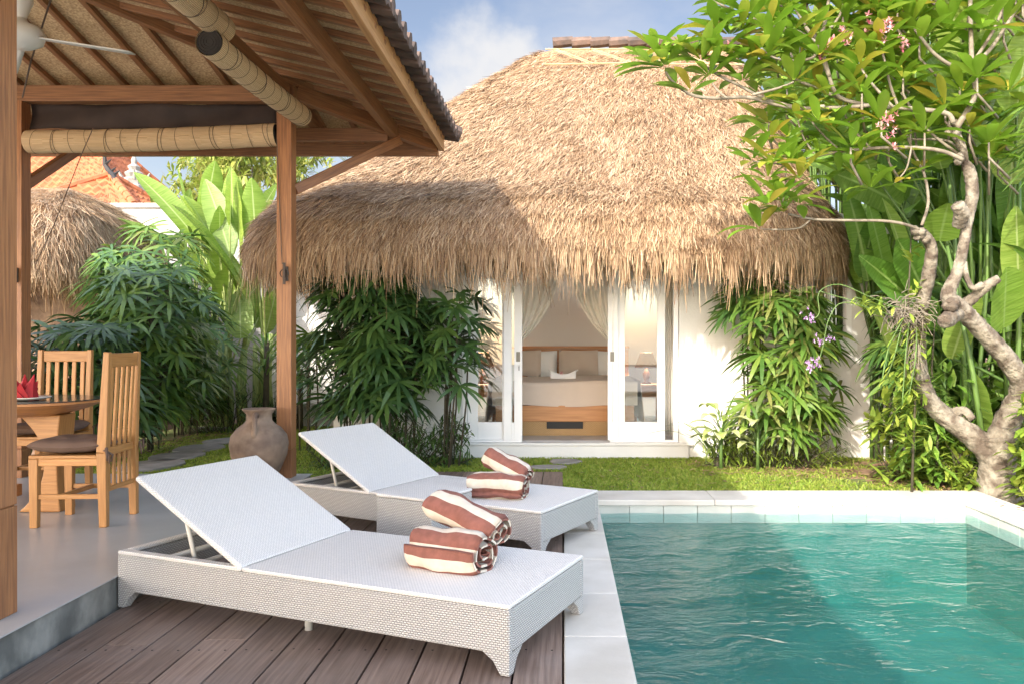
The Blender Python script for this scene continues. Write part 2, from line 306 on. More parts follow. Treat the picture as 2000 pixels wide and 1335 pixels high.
def weave(name, c1, c2, bw, rh, ms):
    m = pm(name, c1, rough=.5); t, n, l, b = addnode(m)
    co = n.new('ShaderNodeTexCoord'); br = n.new('ShaderNodeTexBrick'); br.inputs['Scale'].default_value = 1
    br.inputs['Color1'].default_value = (*c1, 1); br.inputs['Color2'].default_value = (*[x * .93 for x in c1], 1); br.inputs['Mortar'].default_value = (*c2, 1)
    br.inputs['Brick Width'].default_value = bw; br.inputs['Row Height'].default_value = rh; br.inputs['Mortar Size'].default_value = ms; br.inputs['Mortar Smooth'].default_value = 1
    l.new(co.outputs['UV'], br.inputs[0]); l.new(br.outputs[0], b.inputs['Base Color'])
    bu = n.new('ShaderNodeBump'); bu.inputs['Distance'].default_value = .004; bu.inputs['Strength'].default_value = .8; bu.invert = True
    l.new(br.outputs['Fac'], bu.inputs['Height']); l.new(bu.outputs[0], b.inputs['Normal'])
    return m
M['rattan'] = weave('white_rattan_side_shaded', (.58, .56, .53), (.22, .21, .195), .0170, .0092, .0034)  # sides toned darker than the tops, shading put into the colour
M['rattan_top'] = weave('white_rattan_top_lit', (.90, .86, .80), (.50, .48, .45), .015, .0095, .0022)  # same rattan made lighter, brightness of the top faces painted in
M['woven_panel'] = weave('woven_cane_panel', (.52, .32, .13), (.22, .12, .05), .03, .012, .003)
def blind_mat():
    m = pm('split_bamboo', (.80, .62, .38), (.66, .48, .27), scale=3, uv=True, st=(.8, 40, 1), rough=.5)
    t, n, l, b = addnode(m); co = n.new('ShaderNodeTexCoord'); wv = n.new('ShaderNodeTexWave'); wv.bands_direction = 'Y'; wv.inputs['Scale'].default_value = 62/2
    wv.inputs['Distortion'].default_value = .4
    l.new(co.outputs['UV'], wv.inputs[0]); rp = n.new('ShaderNodeValToRGB'); rp.color_ramp.elements[0].position = .02; rp.color_ramp.elements[1].position = .3
    rp.color_ramp.elements[0].color = (.40, .36, .3, 1); l.new(wv.outputs[0], rp.inputs[0]); mu = n.new('ShaderNodeMixRGB'); mu.blend_type = 'MULTIPLY'; mu.inputs[0].default_value = 1
    l.new(b.inputs['Base Color'].links[0].from_socket, mu.inputs[1]); l.new(rp.outputs[0], mu.inputs[2]); l.new(mu.outputs[0], b.inputs['Base Color'])
    bu = n.new('ShaderNodeBump'); bu.inputs['Distance'].default_value = .004; l.new(wv.outputs[0], bu.inputs['Height']); l.new(bu.outputs[0], b.inputs['Normal'])
    return m
M['blind'] = blind_mat()
def schlick(n, l, f0, f1, nrm=None):
    lw = n.new('ShaderNodeLayerWeight'); lw.inputs['Blend'].default_value = .5
    if nrm: l.new(nrm.outputs[0], lw.inputs['Normal'])
    p_ = n.new('ShaderNodeMath'); p_.operation = 'POWER'; p_.inputs[1].default_value = 4.5; l.new(lw.outputs['Facing'], p_.inputs[0])
    r_ = n.new('ShaderNodeMapRange'); r_.inputs[3].default_value = f0; r_.inputs[4].default_value = f1; l.new(p_.outputs[0], r_.inputs[0]); return r_
def glass_mat():
    m = bpy.data.materials.new('window_glass'); m.use_nodes = True; n = m.node_tree.nodes; l = m.node_tree.links; n.clear()
    o = n.new('ShaderNodeOutputMaterial'); a = n.new('ShaderNodeBsdfTransparent'); a.inputs[0].default_value = (.9, .93, .92, 1)
    g = n.new('ShaderNodeBsdfGlossy'); g.inputs['Roughness'].default_value = .01; f = schlick(n, l, .10, .8)
    x = n.new('ShaderNodeMixShader'); l.new(f.outputs[0], x.inputs[0]); l.new(a.outputs[0], x.inputs[1]); l.new(g.outputs[0], x.inputs[2]); l.new(x.outputs[0], o.inputs[0])
    return m
M['glass'] = glass_mat()
def water_mat():
    m = bpy.data.materials.new('pool_water'); m.use_nodes = True; n = m.node_tree.nodes; l = m.node_tree.links; n.clear()
    o = n.new('ShaderNodeOutputMaterial'); a = n.new('ShaderNodeBsdfTransparent'); a.inputs[0].default_value = (.72, .92, .93, 1)
    g = n.new('ShaderNodeBsdfGlossy'); g.inputs['Roughness'].default_value = .02
    co = n.new('ShaderNodeTexCoord'); mp = n.new('ShaderNodeMapping'); mp.inputs['Scale'].default_value = (.8, 1.3, 1); l.new(co.outputs['Object'], mp.inputs[0])
    w1 = n.new('ShaderNodeTexNoise'); w1.inputs['Scale'].default_value = 4.2; w1.inputs['Detail'].default_value = 3; w1.inputs['Distortion'].default_value = 1.2; l.new(mp.outputs[0], w1.inputs[0])
    w2 = n.new('ShaderNodeTexNoise'); w2.inputs['Scale'].default_value = 17; w2.inputs['Detail'].default_value = 3; w2.inputs['Distortion'].default_value = .8; l.new(mp.outputs[0], w2.inputs[0])
    b1 = n.new('ShaderNodeBump'); b1.inputs['Distance'].default_value = .035; b1.inputs['Strength'].default_value = .6; l.new(w1.outputs[0], b1.inputs['Height'])
    b2 = n.new('ShaderNodeBump'); b2.inputs['Distance'].default_value = .012; b2.inputs['Strength'].default_value = .8; l.new(w2.outputs[0], b2.inputs['Height']); l.new(b1.outputs[0], b2.inputs['Normal'])
    f = schlick(n, l, .02, .62, b2); l.new(b2.outputs[0], g.inputs['Normal'])
    rf = n.new('ShaderNodeBsdfRefraction'); rf.inputs['IOR'].default_value = 1.33; rf.inputs[0].default_value = (.62, .90, .88, 1); rf.inputs['Roughness'].default_value = 0; l.new(b2.outputs[0], rf.inputs['Normal'])
    y = n.new('ShaderNodeMixShader'); y.inputs[0].default_value = .15; l.new(a.outputs[0], y.inputs[1]); l.new(rf.outputs[0], y.inputs[2])
    x = n.new('ShaderNodeMixShader'); l.new(f.outputs[0], x.inputs[0]); l.new(y.outputs[0], x.inputs[1]); l.new(g.outputs[0], x.inputs[2]); l.new(x.outputs[0], o.inputs[0])
    return m
M['water'] = water_mat()
def pool_tile():
    m = pm('green_pool_stone', (.045, .19, .16), (.033, .15, .13), scale=2.5, rough=.5); t, n, l, b = addnode(m)
    co = n.new('ShaderNodeTexCoord'); br = n.new('ShaderNodeTexBrick'); br.offset = 0; br.inputs['Scale'].default_value = 1; br.inputs['Brick Width'].default_value = .3; br.inputs['Row Height'].default_value = .3
    br.inputs['Mortar Size'].default_value = .004; br.inputs['Color1'].default_value = (1, 1, 1, 1); br.inputs['Color2'].default_value = (.9, .93, .92, 1); br.inputs['Mortar'].default_value = (.82, .82, .82, 1)
    l.new(co.outputs['UV'], br.inputs[0]); mu = n.new('ShaderNodeMixRGB'); mu.blend_type = 'MULTIPLY'; mu.inputs[0].default_value = 1
    l.new(b.inputs['Base Color'].links[0].from_socket, mu.inputs[1]); l.new(br.outputs[0], mu.inputs[2]); l.new(mu.outputs[0], b.inputs['Base Color'])
    return m
M['pool'] = pool_tile()
M['band'] = pm('waterline_tile', (.50, .50, .44), (.40, .42, .37), scale=4, rough=.5, isl=.12)
# ================= SETTING =================
PX0, PX1, PY0, PY1 = .27, 3.32, -3.0, 6.54      # pool inner
mb = MB()
for (x0, x1, y0, y1) in ((-70, PX0, -30, 90), (PX1, 70, -30, 90), (PX0, PX1, PY1, 90), (PX0, PX1, -30, PY0)):
    mb.face([mb.add([(x0, y0, -.06), (x1, y0, -.06), (x1, y1, -.06), (x0, y1, -.06)]) + i for i in range(4)])
struct(mb, 'ground', M['soil'])
mb = MB()
ly = [(0.02, 3.4, 6.955, 9.3), (-2.16, 0.0, 8.02, 9.3), (-5.9, -2.2, 6.9, 12.9)]
for (x0, x1, y0, y1) in ly: mb.bb((x0, y0, -.08), (x1, y1, -.012))
struct(mb, 'lawn', M['turf'])
def grass(name, areas, dens, seed):
    g = np.random.default_rng(seed); Vs = []; 
    for (x0, x1, y0, y1, dn) in areas:
        n = int((x1 - x0) * (y1 - y0) * dens * dn); x = g.uniform(x0, x1, n); y = g.uniform(y0, y1, n)
        # bare soil towards the tree and plant bed
        bare = np.clip((x - 1.6) / 1.3 + (y - 7.6) * .4, 0, 1) * (.55 + .45 * np.sin(x * 5.1 + y * 3.3) * np.sin(y * 7.7 - x * 2.1)) * (x > 1.5)
        keep = g.uniform(0, 1, n) > bare * 1.25; x, y = x[keep], y[keep]; n = len(x)
        h = g.uniform(.014, .034, n); a = g.uniform(0, 2 * np.pi, n); wd = g.uniform(.0035, .0065, n); ln = g.normal(0, .015, (n, 2))
        b = np.stack([x, y, np.full(n, -.014)], 1); sd = np.stack([np.cos(a) * wd, np.sin(a) * wd, 0 * a], 1)
        tp = b + np.stack([ln[:, 0], ln[:, 1], h], 1); md = b + np.stack([ln[:, 0] * .3, ln[:, 1] * .3, h * .6], 1)
        Vs.append(np.stack([b - sd, b + sd, md + sd * .8, tp, md - sd * .8], 1).reshape(-1, 3))
    V = np.concatenate(Vs); n = len(V) // 5
    F = (np.arange(n)[:, None] * 5 + np.array([0, 1, 2, 3, 4])[None]).reshape(-1, 5)
    o = npmesh(name, V, F, M['grass']); props(o, 'short bright green lawn grass between the pool coping, plant beds and villa', 'grass', kind='stuff')
grass('grass', [(0.0, 3.55, 6.96, 9.0, 1), (-2.15, 0.0, 8.03, 9.0, 1), (-5.2, -2.2, 6.93, 12.6, .55)], 5200, 3)

# deck
mb = MB()
nb = 11; bw = 2.17 / nb
for i in range(nb):
    x0 = -2.17 + i * bw; y = 1.2
    while y < 7.98:
        L = rnd.choice([2.1, 2.6, 3.2, 1.7]) + rnd.uniform(0, .3); y1 = min(7.98, y + L)
        if 7.98 - y1 < .5: y1 = 7.98
        mb.bb((x0 + .004, y, -.03), (x0 + bw - .005, y1 - .003, 0)); y = y1
struct(mb, 'wooden_deck', M['deck'], bevel=.002)
mb = MB()
for yy in [1.5 + .62 * k for k in range(11)]:
    for i in range(nb):
        for dx in (.04, .15): mb.lathe([(.005, .0), (.005, .0008), (.0001, .0008)], (-2.17 + i * bw + dx, yy + rnd.uniform(-.01, .01), 0), 8)
struct(mb, 'deck_nails', M['black'])
mb = MB(); mb.bb((-2.17, 1.1, -.059), (-.003, 8.0, -.055)); struct(mb, 'deck_gap_shade', M['black'])  # black sheet below the boards, painting the shade seen through the gaps
# coping
mb = MB()
y = -3.2; 
ys = [-3.4, -2.6, -1.8, -1.0, -.2, .6, 1.35, 2.15, 2.9, 3.5, 4.1, 4.75, 5.4, 6.0, 6.54]
for a, b in zip(ys, ys[1:]): mb.bb((0.004, a + .002, -.045), (PX0 + .012, b - .002, .004))
xs = [0.004, 1.25, 2.3, 3.306]
for a, b in zip(xs, xs[1:]): mb.bb((a, 6.53, -.045), (b - .003, 6.95, .004))
for a, b in zip(ys, ys[1:]): mb.bb((PX1 - .012, a + .002, -.045), (3.62, b - .002, .004))
mb.bb((3.308, 6.542, -.045), (3.62, 6.95, .004))
struct(mb, 'pool_coping', M['coping'], bevel=.006)
# pool basin: walls with waterline tile band, floor
mb = MB()
for k in range(11):
    x0 = PX0 + k * .279; x1 = min(x0 + .276, PX1)
    if x1 > x0 + .02: mb.bb((x0, 6.541, -.19), (x1, 6.57, -.046))
for k in range(34):
    y0 = -3 + k * .283; y1 = min(y0 + .28, 6.54)
    if y1 > y0 + .02: mb.bb((PX1, y0, -.19), (PX1 + .03, y1, -.046)); mb.bb((PX0 - .03, y0, -.19), (PX0, y1, -.046))
struct(mb, 'waterline_tiles', M['band'], bevel=.003)
mb = MB(); D = -.85
mb.bb((PX0 - .1, PY0 - .1, D - .1), (PX1 + .1, PY1 + .1, D))
mb.bb((PX0 - .1, PY1 + .008, D), (PX1 + .1, PY1 + .09, -.191)); mb.bb((PX1 + .008, PY0, D), (PX1 + .09, PY1 + .007, -.191))
mb.bb((PX0 - .09, PY0, D), (PX0 - .008, PY1 + .007, -.191)); mb.bb((PX0 - .1, PY0 - .09, D), (PX1 + .1, PY0 - .001, -.046))
struct(mb, 'pool_basin', M['pool'], boxuv=True)
mb = MB()
def wv(u, v):
    x = PX0 + u * (PX1 - PX0); y = PY0 + v * (PY1 - PY0); r1 = math.hypot(x - .4, y - 5.9); r2 = math.hypot(x - 3.9, y - 4.2)
    r3 = math.hypot(x - 1.2, y - 2.1)
    return (x, y, -.108 + .0045 * math.sin(r1 * 21) * math.exp(-r1 * .35) + .0035 * math.sin(r2 * 17 + 1) * math.exp(-r2 * .4) + .003 * math.sin(r3 * 13 + 2) + .002 * math.sin(x * 9 + y * 4 + math.sin(y * 3)))
mb.grid(wv, 110, 330)
struct(mb, 'water', M['water'], smooth=True)
# terrace
mb = MB(); mb.bb((-10, -3, -.2), (-2.195, 6.9, .151)); struct(mb, 'terrace_step', M['cement_face'], bevel=.006)
mb = MB(); mb.bb((-10, -3, .1515), (-2.18, 6.91, .158)); struct(mb, 'terrace_floor', M['concrete'], bevel=.003)
mb = MB(); mb.bb((-2.42, 6.55, .10), (-2.0, 7.1, .13)); 
mb = MB(); mb.bb((-40, -25, -.059), (-10.02, 8.5, -.04)); mb.bb((-10, -25, -.059), (8, -3.5, -.04)); struct(mb, 'bounce_ground', M['bounce_ground'])  # unseen pale sheets added to bounce light under the pavilion roof
# stepping stones
stone_lab = ['far grey stepping stone beside the ferny shrubs at the end of the garden path', 'second farthest grey stepping stone in the left lawn', 'middle grey stepping stone of the path beside the palm hedge',
             'grey stepping stone just beyond the nearest one on the left lawn path', 'nearest grey stepping stone of the left path, at the terrace edge', 'flat grey paver in the grass beside the villa plinth', 'small grey paver at the end of the timber deck']
for (px, py, sx, sy), lb in zip([(417, 835, .5, .38), (436, 861, .46, .36), (387, 875, .55, .4), (345, 891, .55, .42), (292, 909, .62, .45), (1103, 901, .36, .2), (1070, 912, .42, .13)], stone_lab):
    dy = py - 667; Y = K * 1.3 / dy; X = (px - 1100) / K * Y; m = MB(); n = 14 if sx > .45 else 8
    ph = rnd.uniform(0, 6); m.poly([(X + sx / 1.0 * .5 * math.cos(t) * (1 + .08 * math.sin(3 * t + ph)), Y + sy * math.sin(t) * .9 * (1 + .07 * math.sin(2 * t + ph)), -.01) for t in [2 * math.pi * k / n for k in range(n)]], .028, (0, 0, 1))
    props(m.build('stepping_stone', M['stone'], bevel=.008), lb, 'stepping stone', 'stepping stones in the lawn')
# ================= GARDEN WALLS =================
t = thing('garden_wall', 'tall pale rendered garden wall behind the banana plants, under the orange roofs', 'wall', (-8, 14, 0))
m = MB(); m.bb((-16, 14, -.1), (-1, 14.25, 3.66)); m.build('wall', M['oldwall'], t)
m = MB(); m.bb((-16, 13.96, 3.662), (-1, 14.29, 3.74)); m.build('coping', M['oldwall'], t)
t = thing('side_wall', 'white garden wall with stone ledge seen past the timber post, left of the villa', 'wall', (-4, 12.9, 0))
m = MB(); m.bb((-4.95, 13.0, -.1), (-2.2, 13.2, 2.7)); m.build('wall', M['wall'], t)
m = MB(); m.bb((-4.6, 12.75, -.1), (-4.44, 12.99, 2.7)); m.build('pillar', M['oldwall'], t, bevel=.01)
m = MB(); m.bb((-4.3, 12.3, -.1), (-2.2, 12.75, .3)); m.bb((-4.38, 12.2, .302), (-2.2, 12.77, .36)); m.build('ledge', M['oldwall'], t, bevel=.01)
# ================= FAR HOUSES =================
def hip_roof(mb, x0, x1, y0, y1, ze, zr, ridge, course=.3, wav=.24):
    # four tiled slopes with pantile waves; ridge = length of ridge along x
    cx, cy = (x0 + x1) / 2, (y0 + y1) / 2; r0, r1 = cx - ridge / 2, cx + ridge / 2
    cs = [((x0, y0), (x1, y0), (r0, cy), (r1, cy)), ((x1, y0), (x1, y1), (r1, cy), (r1, cy)), ((x1, y1), (x0, y1), (r1, cy), (r0, cy)), ((x0, y1), (x0, y0), (r0, cy), (r0, cy))]
    for a, b, c, d in cs[:2] + cs[3:]:
        a, b, c, d = [Vector((*q, 0)) for q in (a, b, c, d)]; L = (b - a).length; e = (b - a).normalized()
        run = ((c + d) / 2 - (a + b) / 2).length; sl = math.hypot(run, zr - ze); nc = int(sl / course); nu = int(L / wav * 4)
        for k in range(nc):
            rows = []
            for q, lift in ((k / nc, .0), (k / nc, .05), ((k + 1) / nc, 0.0)):
                p0 = a.lerp(c, q); p1 = b.lerp(d, q); row = []
                for i in range(nu + 1):
                    p = p0.lerp(p1, i / nu); s = (p - a).dot(e); row.append((p.x, p.y, ze + (zr - ze) * q + lift + .035 * math.cos(2 * math.pi * s / wav)))
                rows.append(mb.add(row))
            for i in range(nu):
              mb.face((rows[0] + i, rows[0] + i + 1, rows[1] + i + 1, rows[1] + i))
              mb.face((rows[1] + i, rows[1] + i + 1, rows[2] + i + 1, rows[2] + i), [(i * .1, k), (i * .1 + .1, k), (i * .1 + .1, k + 1), (i * .1, k + 1)])
    return r0, r1, cx, cy
def house(lb, x0, x1, y0, y1, ze, zr, ridge, fin=None):
    t = thing('tiled_house', lb, 'house', ((x0 + x1) / 2, (y0 + y1) / 2, 0))
    m = MB(); m.bb((x0 + .5, y0 + .5, -.1), (x1 - .5, y1 - .5, ze - .05)); m.build('wall', M['oldwall'], t)
    m = MB(); r0, r1, cx, cy = hip_roof(m, x0, x1, y0, y1, ze, zr, ridge); rf = m.build('roof', M['tile_orange'], t)
    m = MB(); c = Vector
    for a, b in (((r1, cy, zr), (x1, y0, ze)), ((r0, cy, zr), (x0, y0, ze)), ((r1, cy, zr), (x1, y1, ze)), ((r0 - .01, cy, zr), (r1 + .01, cy, zr))):
        a, b = Vector(a), Vector(b); n = max(2, int((b - a).length / .35))
        for k in range(n): m.tube([a.lerp(b, k / n) + Z * .05, a.lerp(b, (k + 1.08) / n) + Z * .04], [.085, .105], 8)
    m.build('ridge_tiles', M['tile_orange'], rf)
    return t, rf, Vector((cx, cy, zr))
house('larger orange tiled house behind the garden wall at far left', -19.5, -13.0, 23, 30, 5.25, 8.4, 1.2)
t, rf, ap = house('small orange tiled pyramid roof with curled black finial beyond the wall', -12.8, -10.0, 18.5, 21.4, 4.46, 5.45, .05)
m = MB(); pts = [ap + V3(.45, -.45, -.3), ap + V3(.2, -.2, -.02), ap + V3(0, 0, .1), ap + V3(-.12, 0, .3), ap + V3(-.14, 0, .55), ap + V3(-.05, 0, .72), ap + V3(-.13, 0, .8), ap + V3(-.27, 0, .74)]
m.tube(pts, [.08, .08, .08, .05, .045, .04, .06, .02], 7, wob=.2)
for q in pts[1:6]:
    m.tube([q, q + V3(.16, 0, .13)], [.05, .01], 5)
m.tube([pts[5], pts[5] + V3(.15, 0, .12)], [.04, .01], 5); m.build('finial', M['black'], t)
t = thing('shrine_finial', 'small grey carved stone finial standing behind the orange pyramid roof', 'finial', (-13, 24, 0))
m = MB(); c = P(262, 352, 24); m.lathe([(.42, -.9), (.42, -.2), (.33, -.15), (.36, 0), (.22, .08), (.28, .2), (.14, .3), (.19, .4), (.07, .5), (.09, .6), (.001, .85)], c, 8)
for a in range(4): m.tube([c + V3(.3 * math.cos(a * 1.57 + .5), .3 * math.sin(a * 1.57 + .5), 0), c + V3(.42 * math.cos(a * 1.57 + .5), .42 * math.sin(a * 1.57 + .5), .25)], [.07, .02], 5)
m.build('carved_crown', M['stone'], t)
m = MB(); m.bb((c.x - .35, c.y - .35, -.1), (c.x + .35, c.y + .35, c.z - .9)); m.build('pillar', M['oldwall'], t)

# ================= THATCH =================
def thatch_roof(parent, cx, hw, y0, y1, r, ridge, prof, seed, dens, fringe, vis=lambda x, y: y < 99, name='thatch_roof', slen=(.09, .22), tuck=.5):
    """outline rounded rectangle centred cx with half width hw, from y0 to y1, corner radius r; ridge=(rx0,rx1,ry). prof = [(inward 0..1, z)]"""
    g = np.random.default_rng(seed)
    X0, X1 = cx - hw, cx + hw
    segs = []; per = []
    def arc(ox, oy, a0): 
        for k in range(13): a = a0 + k / 12 * math.pi / 2; per.append((ox + r * math.cos(a), oy + r * math.sin(a)))
    arc(X1 - r, y1 - r, 0); arc(X0 + r, y1 - r, math.pi / 2); arc(X0 + r, y0 + r, math.pi); arc(X1 - r, y0 + r, 1.5 * math.pi)
    per.append(per[0]); per = np.array(per); d = np.hypot(*np.diff(per, axis=0).T); cum = np.concatenate([[0], np.cumsum(d)]); T = cum[-1]
    pz = np.array(prof)
    pl = np.concatenate([[0], np.cumsum(np.hypot(np.diff(pz[:, 0]) * (ridge[2] - y0), np.diff(pz[:, 1])))]); PL = pl[-1]
    def S(u, v):
        u = np.asarray(u, float); v = np.asarray(v, float)
        s = (u % 1) * T; x = np.interp(s, cum, per[:, 0]); y = np.interp(s, cum, per[:, 1])
        rx = np.clip(ridge[0] + (x - X0 - r * .5) / (X1 - X0 - r) * (ridge[1] - ridge[0]), ridge[0], ridge[1]); ry = np.full_like(rx, ridge[2])
        l = v * PL; w_ = np.interp(l, pl, pz[:, 0]); z = np.interp(l, pl, pz[:, 1])
        lump = .035 * np.sin(x * 2.3 + y * 1.1) + .025 * np.sin(x * 5.1 - y * 3 + v * 9)
        return np.stack([x + (rx - x) * w_, y + (ry - y) * w_, z + lump * (1 - v) * np.clip(v * 6, .3, 1)], -1)
    NU, NV = 220, 40
    uu, vv = np.meshgrid(np.arange(NU) / NU, np.linspace(0, 1, NV + 1)); V = S(uu.ravel(), vv.ravel()); F = []
    for j in range(NV):
        for i in range(NU): a = j * NU + i; b = j * NU + (i + 1) % NU; F.append((a, b, b + NU, a + NU))
    o = npmesh(name, V, F, M['straw_base'], parent)
    o.data.polygons.foreach_set('use_smooth', [True] * len(F))
    # strands
    def strands(u, v, ln, wd, lift, jit, droop=0):
        p = S(u, v); e = 1e-3; q = S(u, np.maximum(v - e, 0) if droop == 0 else v); 
        dn = S(u, v) - S(u, np.minimum(v + .01, 1)); du = S(u + .0005, v) - S(u - .0005, v)
        dn /= np.linalg.norm(dn, axis=1)[:, None] + 1e-9; du /= np.linalg.norm(du, axis=1)[:, None] + 1e-9
        nr = np.cross(dn, du); nr *= np.where(nr[:, 2:3] + 0 < -.2, 1, 1)
        # outward normal
        ctr = np.array([cx, ridge[2], 0]); s = np.sign(((p - ctr) * nr).sum(1) + 3 * nr[:, 2]); nr *= s[:, None]
        n = len(p); dirn = dn + du * g.normal(0, jit, n)[:, None] + nr * g.normal(lift, .12, n)[:, None]
        if droop: dirn = dirn * (1 - droop) + np.array([0, 0, -droop])
        dirn /= np.linalg.norm(dirn, axis=1)[:, None]
        sd = np.cross(dirn, nr + g.normal(0, .35, (n, 3))); sd /= np.linalg.norm(sd, axis=1)[:, None] + 1e-9
        p = p + nr * g.uniform(0.0, .03, n)[:, None]
        md = p + dirn * (ln * .5)[:, None]; bend = du * g.normal(0, .12, n)[:, None] + nr * g.normal(.02, .1, n)[:, None]
        bend[:, 2] -= .12 + (.25 if droop else 0)
        en = md + (dirn + bend) * (ln * .5)[:, None]; w2 = (wd / 2)[:, None] * sd
        VV = np.stack([p - w2, p + w2, md + w2, md - w2, en + w2 * .5, en - w2 * .5], 1).reshape(-1, 3)
        i = np.arange(n)[:, None] * 6
        return VV, np.concatenate([i + np.array([0, 1, 2, 3]), i + np.array([3, 2, 4, 5])])
    n = dens; u = g.uniform(0, 1, n); v = 1 - np.sqrt(1 - g.uniform(0, 1, n) * .999) ; v = np.where(g.uniform(0, 1, n) < .15, g.uniform(0, .2, n), v)
    p = S(u, v); k = vis(p[:, 0], p[:, 1]); u, v = u[k], v[k]; n = len(u)
    tuft = .5 + .5 * np.sin(u * 900 + np.sin(v * 40) * 2)
    A, FA = strands(u, v, g.uniform(*slen, n), g.uniform(.0035, .0085, n), .10 + .06 * tuft, .28)
    n = fringe; u = g.uniform(0, 1, n); v = g.uniform(0, .075, n) ** 1.0
    p = S(u, v); k = vis(p[:, 0], p[:, 1]); u, v = u[k], v[k]; n = len(u)
    clump = .5 + .5 * np.sin(u * T * 31 + 2 * np.sin(u * T * 9)); ln = g.uniform(.08, .36, n) * (.5 + .7 * clump) + (g.uniform(0, 1, n) > .90) * g.uniform(.05, .28, n)
    B, FB = strands(u, v, ln, g.uniform(.004, .010, n), -.02, .15, droop=tuck)
    V = np.concatenate([A, B]); F = np.concatenate([FA, FB + len(A)])
    npmesh('straw', V, F, M['straw'], o)
    return o, S
# ================= VILLA =================
villa = thing('thatched_villa', 'white bedroom villa with a huge straw thatched roof beyond the lawn', 'villa', (0, 9, 0))
WY = 8.98
m = MB()
def wallbox(a, b): m.bb(a, b)
wallbox((-2.6, WY, -.1), (-1.15, WY + .16, 2.75)); wallbox((1.31, WY, -.1), (2.8, WY + .16, 2.75)); wallbox((2.8, WY, -.1), (3.25, WY + .16, 1.32)); wallbox((2.8, WY, 2.05), (3.25, WY + .16, 2.75))
wallbox((3.25, WY, -.1), (3.75, WY + .16, 2.75)); wallbox((-1.149, WY, 2.3), (1.309, WY + .16, 2.75)); wallbox((-1.149, WY + .12, -.1), (1.309, WY + .16, .16))
[wallbox((x_, ya, za), (x_ + .16, yb, zb_)) for x_ in (-2.6, 3.59) for ya, yb, za, zb_ in ((WY + .161, 9.6, -.1, 2.75), (12.0, 14.6, -.1, 2.75), (9.601, 11.999, -.1, .9), (9.601, 11.999, 2.3, 2.75))]; wallbox((-2.439, 14.44, -.1), (3.589, 14.6, 2.75))  # unseen openings in both side walls, added to brighten the bedroom
m.build('wall', M['wall'], villa, bevel=.004)
m = MB(); m.bb((-1.28, WY - .035, -.08), (1.42, WY + .118, .135)); m.bb((-1.32, WY - .05, .136), (1.46, WY + .118, .166)); m.build('plinth', M['wall'], villa, bevel=.006)
m = MB(); m.bb((-2.43, WY + .17, .1), (3.58, 14.4, .168)); m.build('interior_floor', M['concrete'], villa)
m = MB(); m.bb((-2.43, 12.2, .169), (3.58, 12.3, 2.7)); [m.bb((x_, ya, za), (x_ + .018, yb, zb_)) for x_ in (-2.439, 3.57) for ya, yb, za, zb_ in ((WY + .17, 9.6, .169, 2.7), (12.0, 12.19, .169, 2.7), (9.601, 11.999, .169, .9), (9.601, 11.999, 2.3, 2.7))]; m.build('interior_wall', M['room'], villa)
m = MB(); m.bb((-2.44, WY + .165, 2.701), (3.586, 14.4, 2.74)); m.build('interior_ceiling', M['room'], villa)
prof = [(.075, 2.34), (.035, 2.27), (.0, 2.30), (.0, 2.38), (.010, 2.47), (.03, 2.62), (.08, 2.81), (.18, 3.04), (.3, 3.41), (.5, 4.08), (.7, 4.72), (.88, 5.26), (.96, 5.46), (1, 5.53)]
RY = 11.5
roof, SV = thatch_roof(villa, -.19, 3.46, 8.0, 15.2, 1.5, (-.12, 2.36, RY), prof, 5, 430000, 90000, vis=lambda x, y: (y < 12.2) & (x < 3.6) | (y < 9))
m = MB()
xx = -.15
while xx < 2.4:
    m.tube([(xx, RY, 5.63 + rnd.uniform(-.01, .01)), (xx + .29, RY, 5.65)], [.085, .075], 8); xx += .27
m.build('ridge_cap', M['tile_dark'], roof, bevel=0)
m = MB()
def onroof(x, v): 
    # find u on the front slope for a given x at height fraction v
    lo, hi = .55, .78; us = np.linspace(lo, hi, 400); p = SV(us, np.full(400, v)); k = np.argmin(abs(p[:, 0] - x) + (p[:, 1] > RY) * 99); q = Vector(p[k]); return q + V3(0, -.055, .06)
va, vb = .925, .815; NX = 5
for k in range(NX):
    xa = -.12 + k * .52
    for (p, q) in (((xa, vb), (xa + .52, va)), ((xa, va), (xa + .52, vb))):
        for dz in (0, .022): m.beam(onroof(*p) + Z * dz, onroof(*q) + Z * dz, .010, .010)
for v in (va, vb):
    m.tube([onroof(-.25 + k * .55, v) + Z * .01 for k in range(6)], .011, 5)
m.build('bamboo_lattice', M['bamboo_dull'], roof)
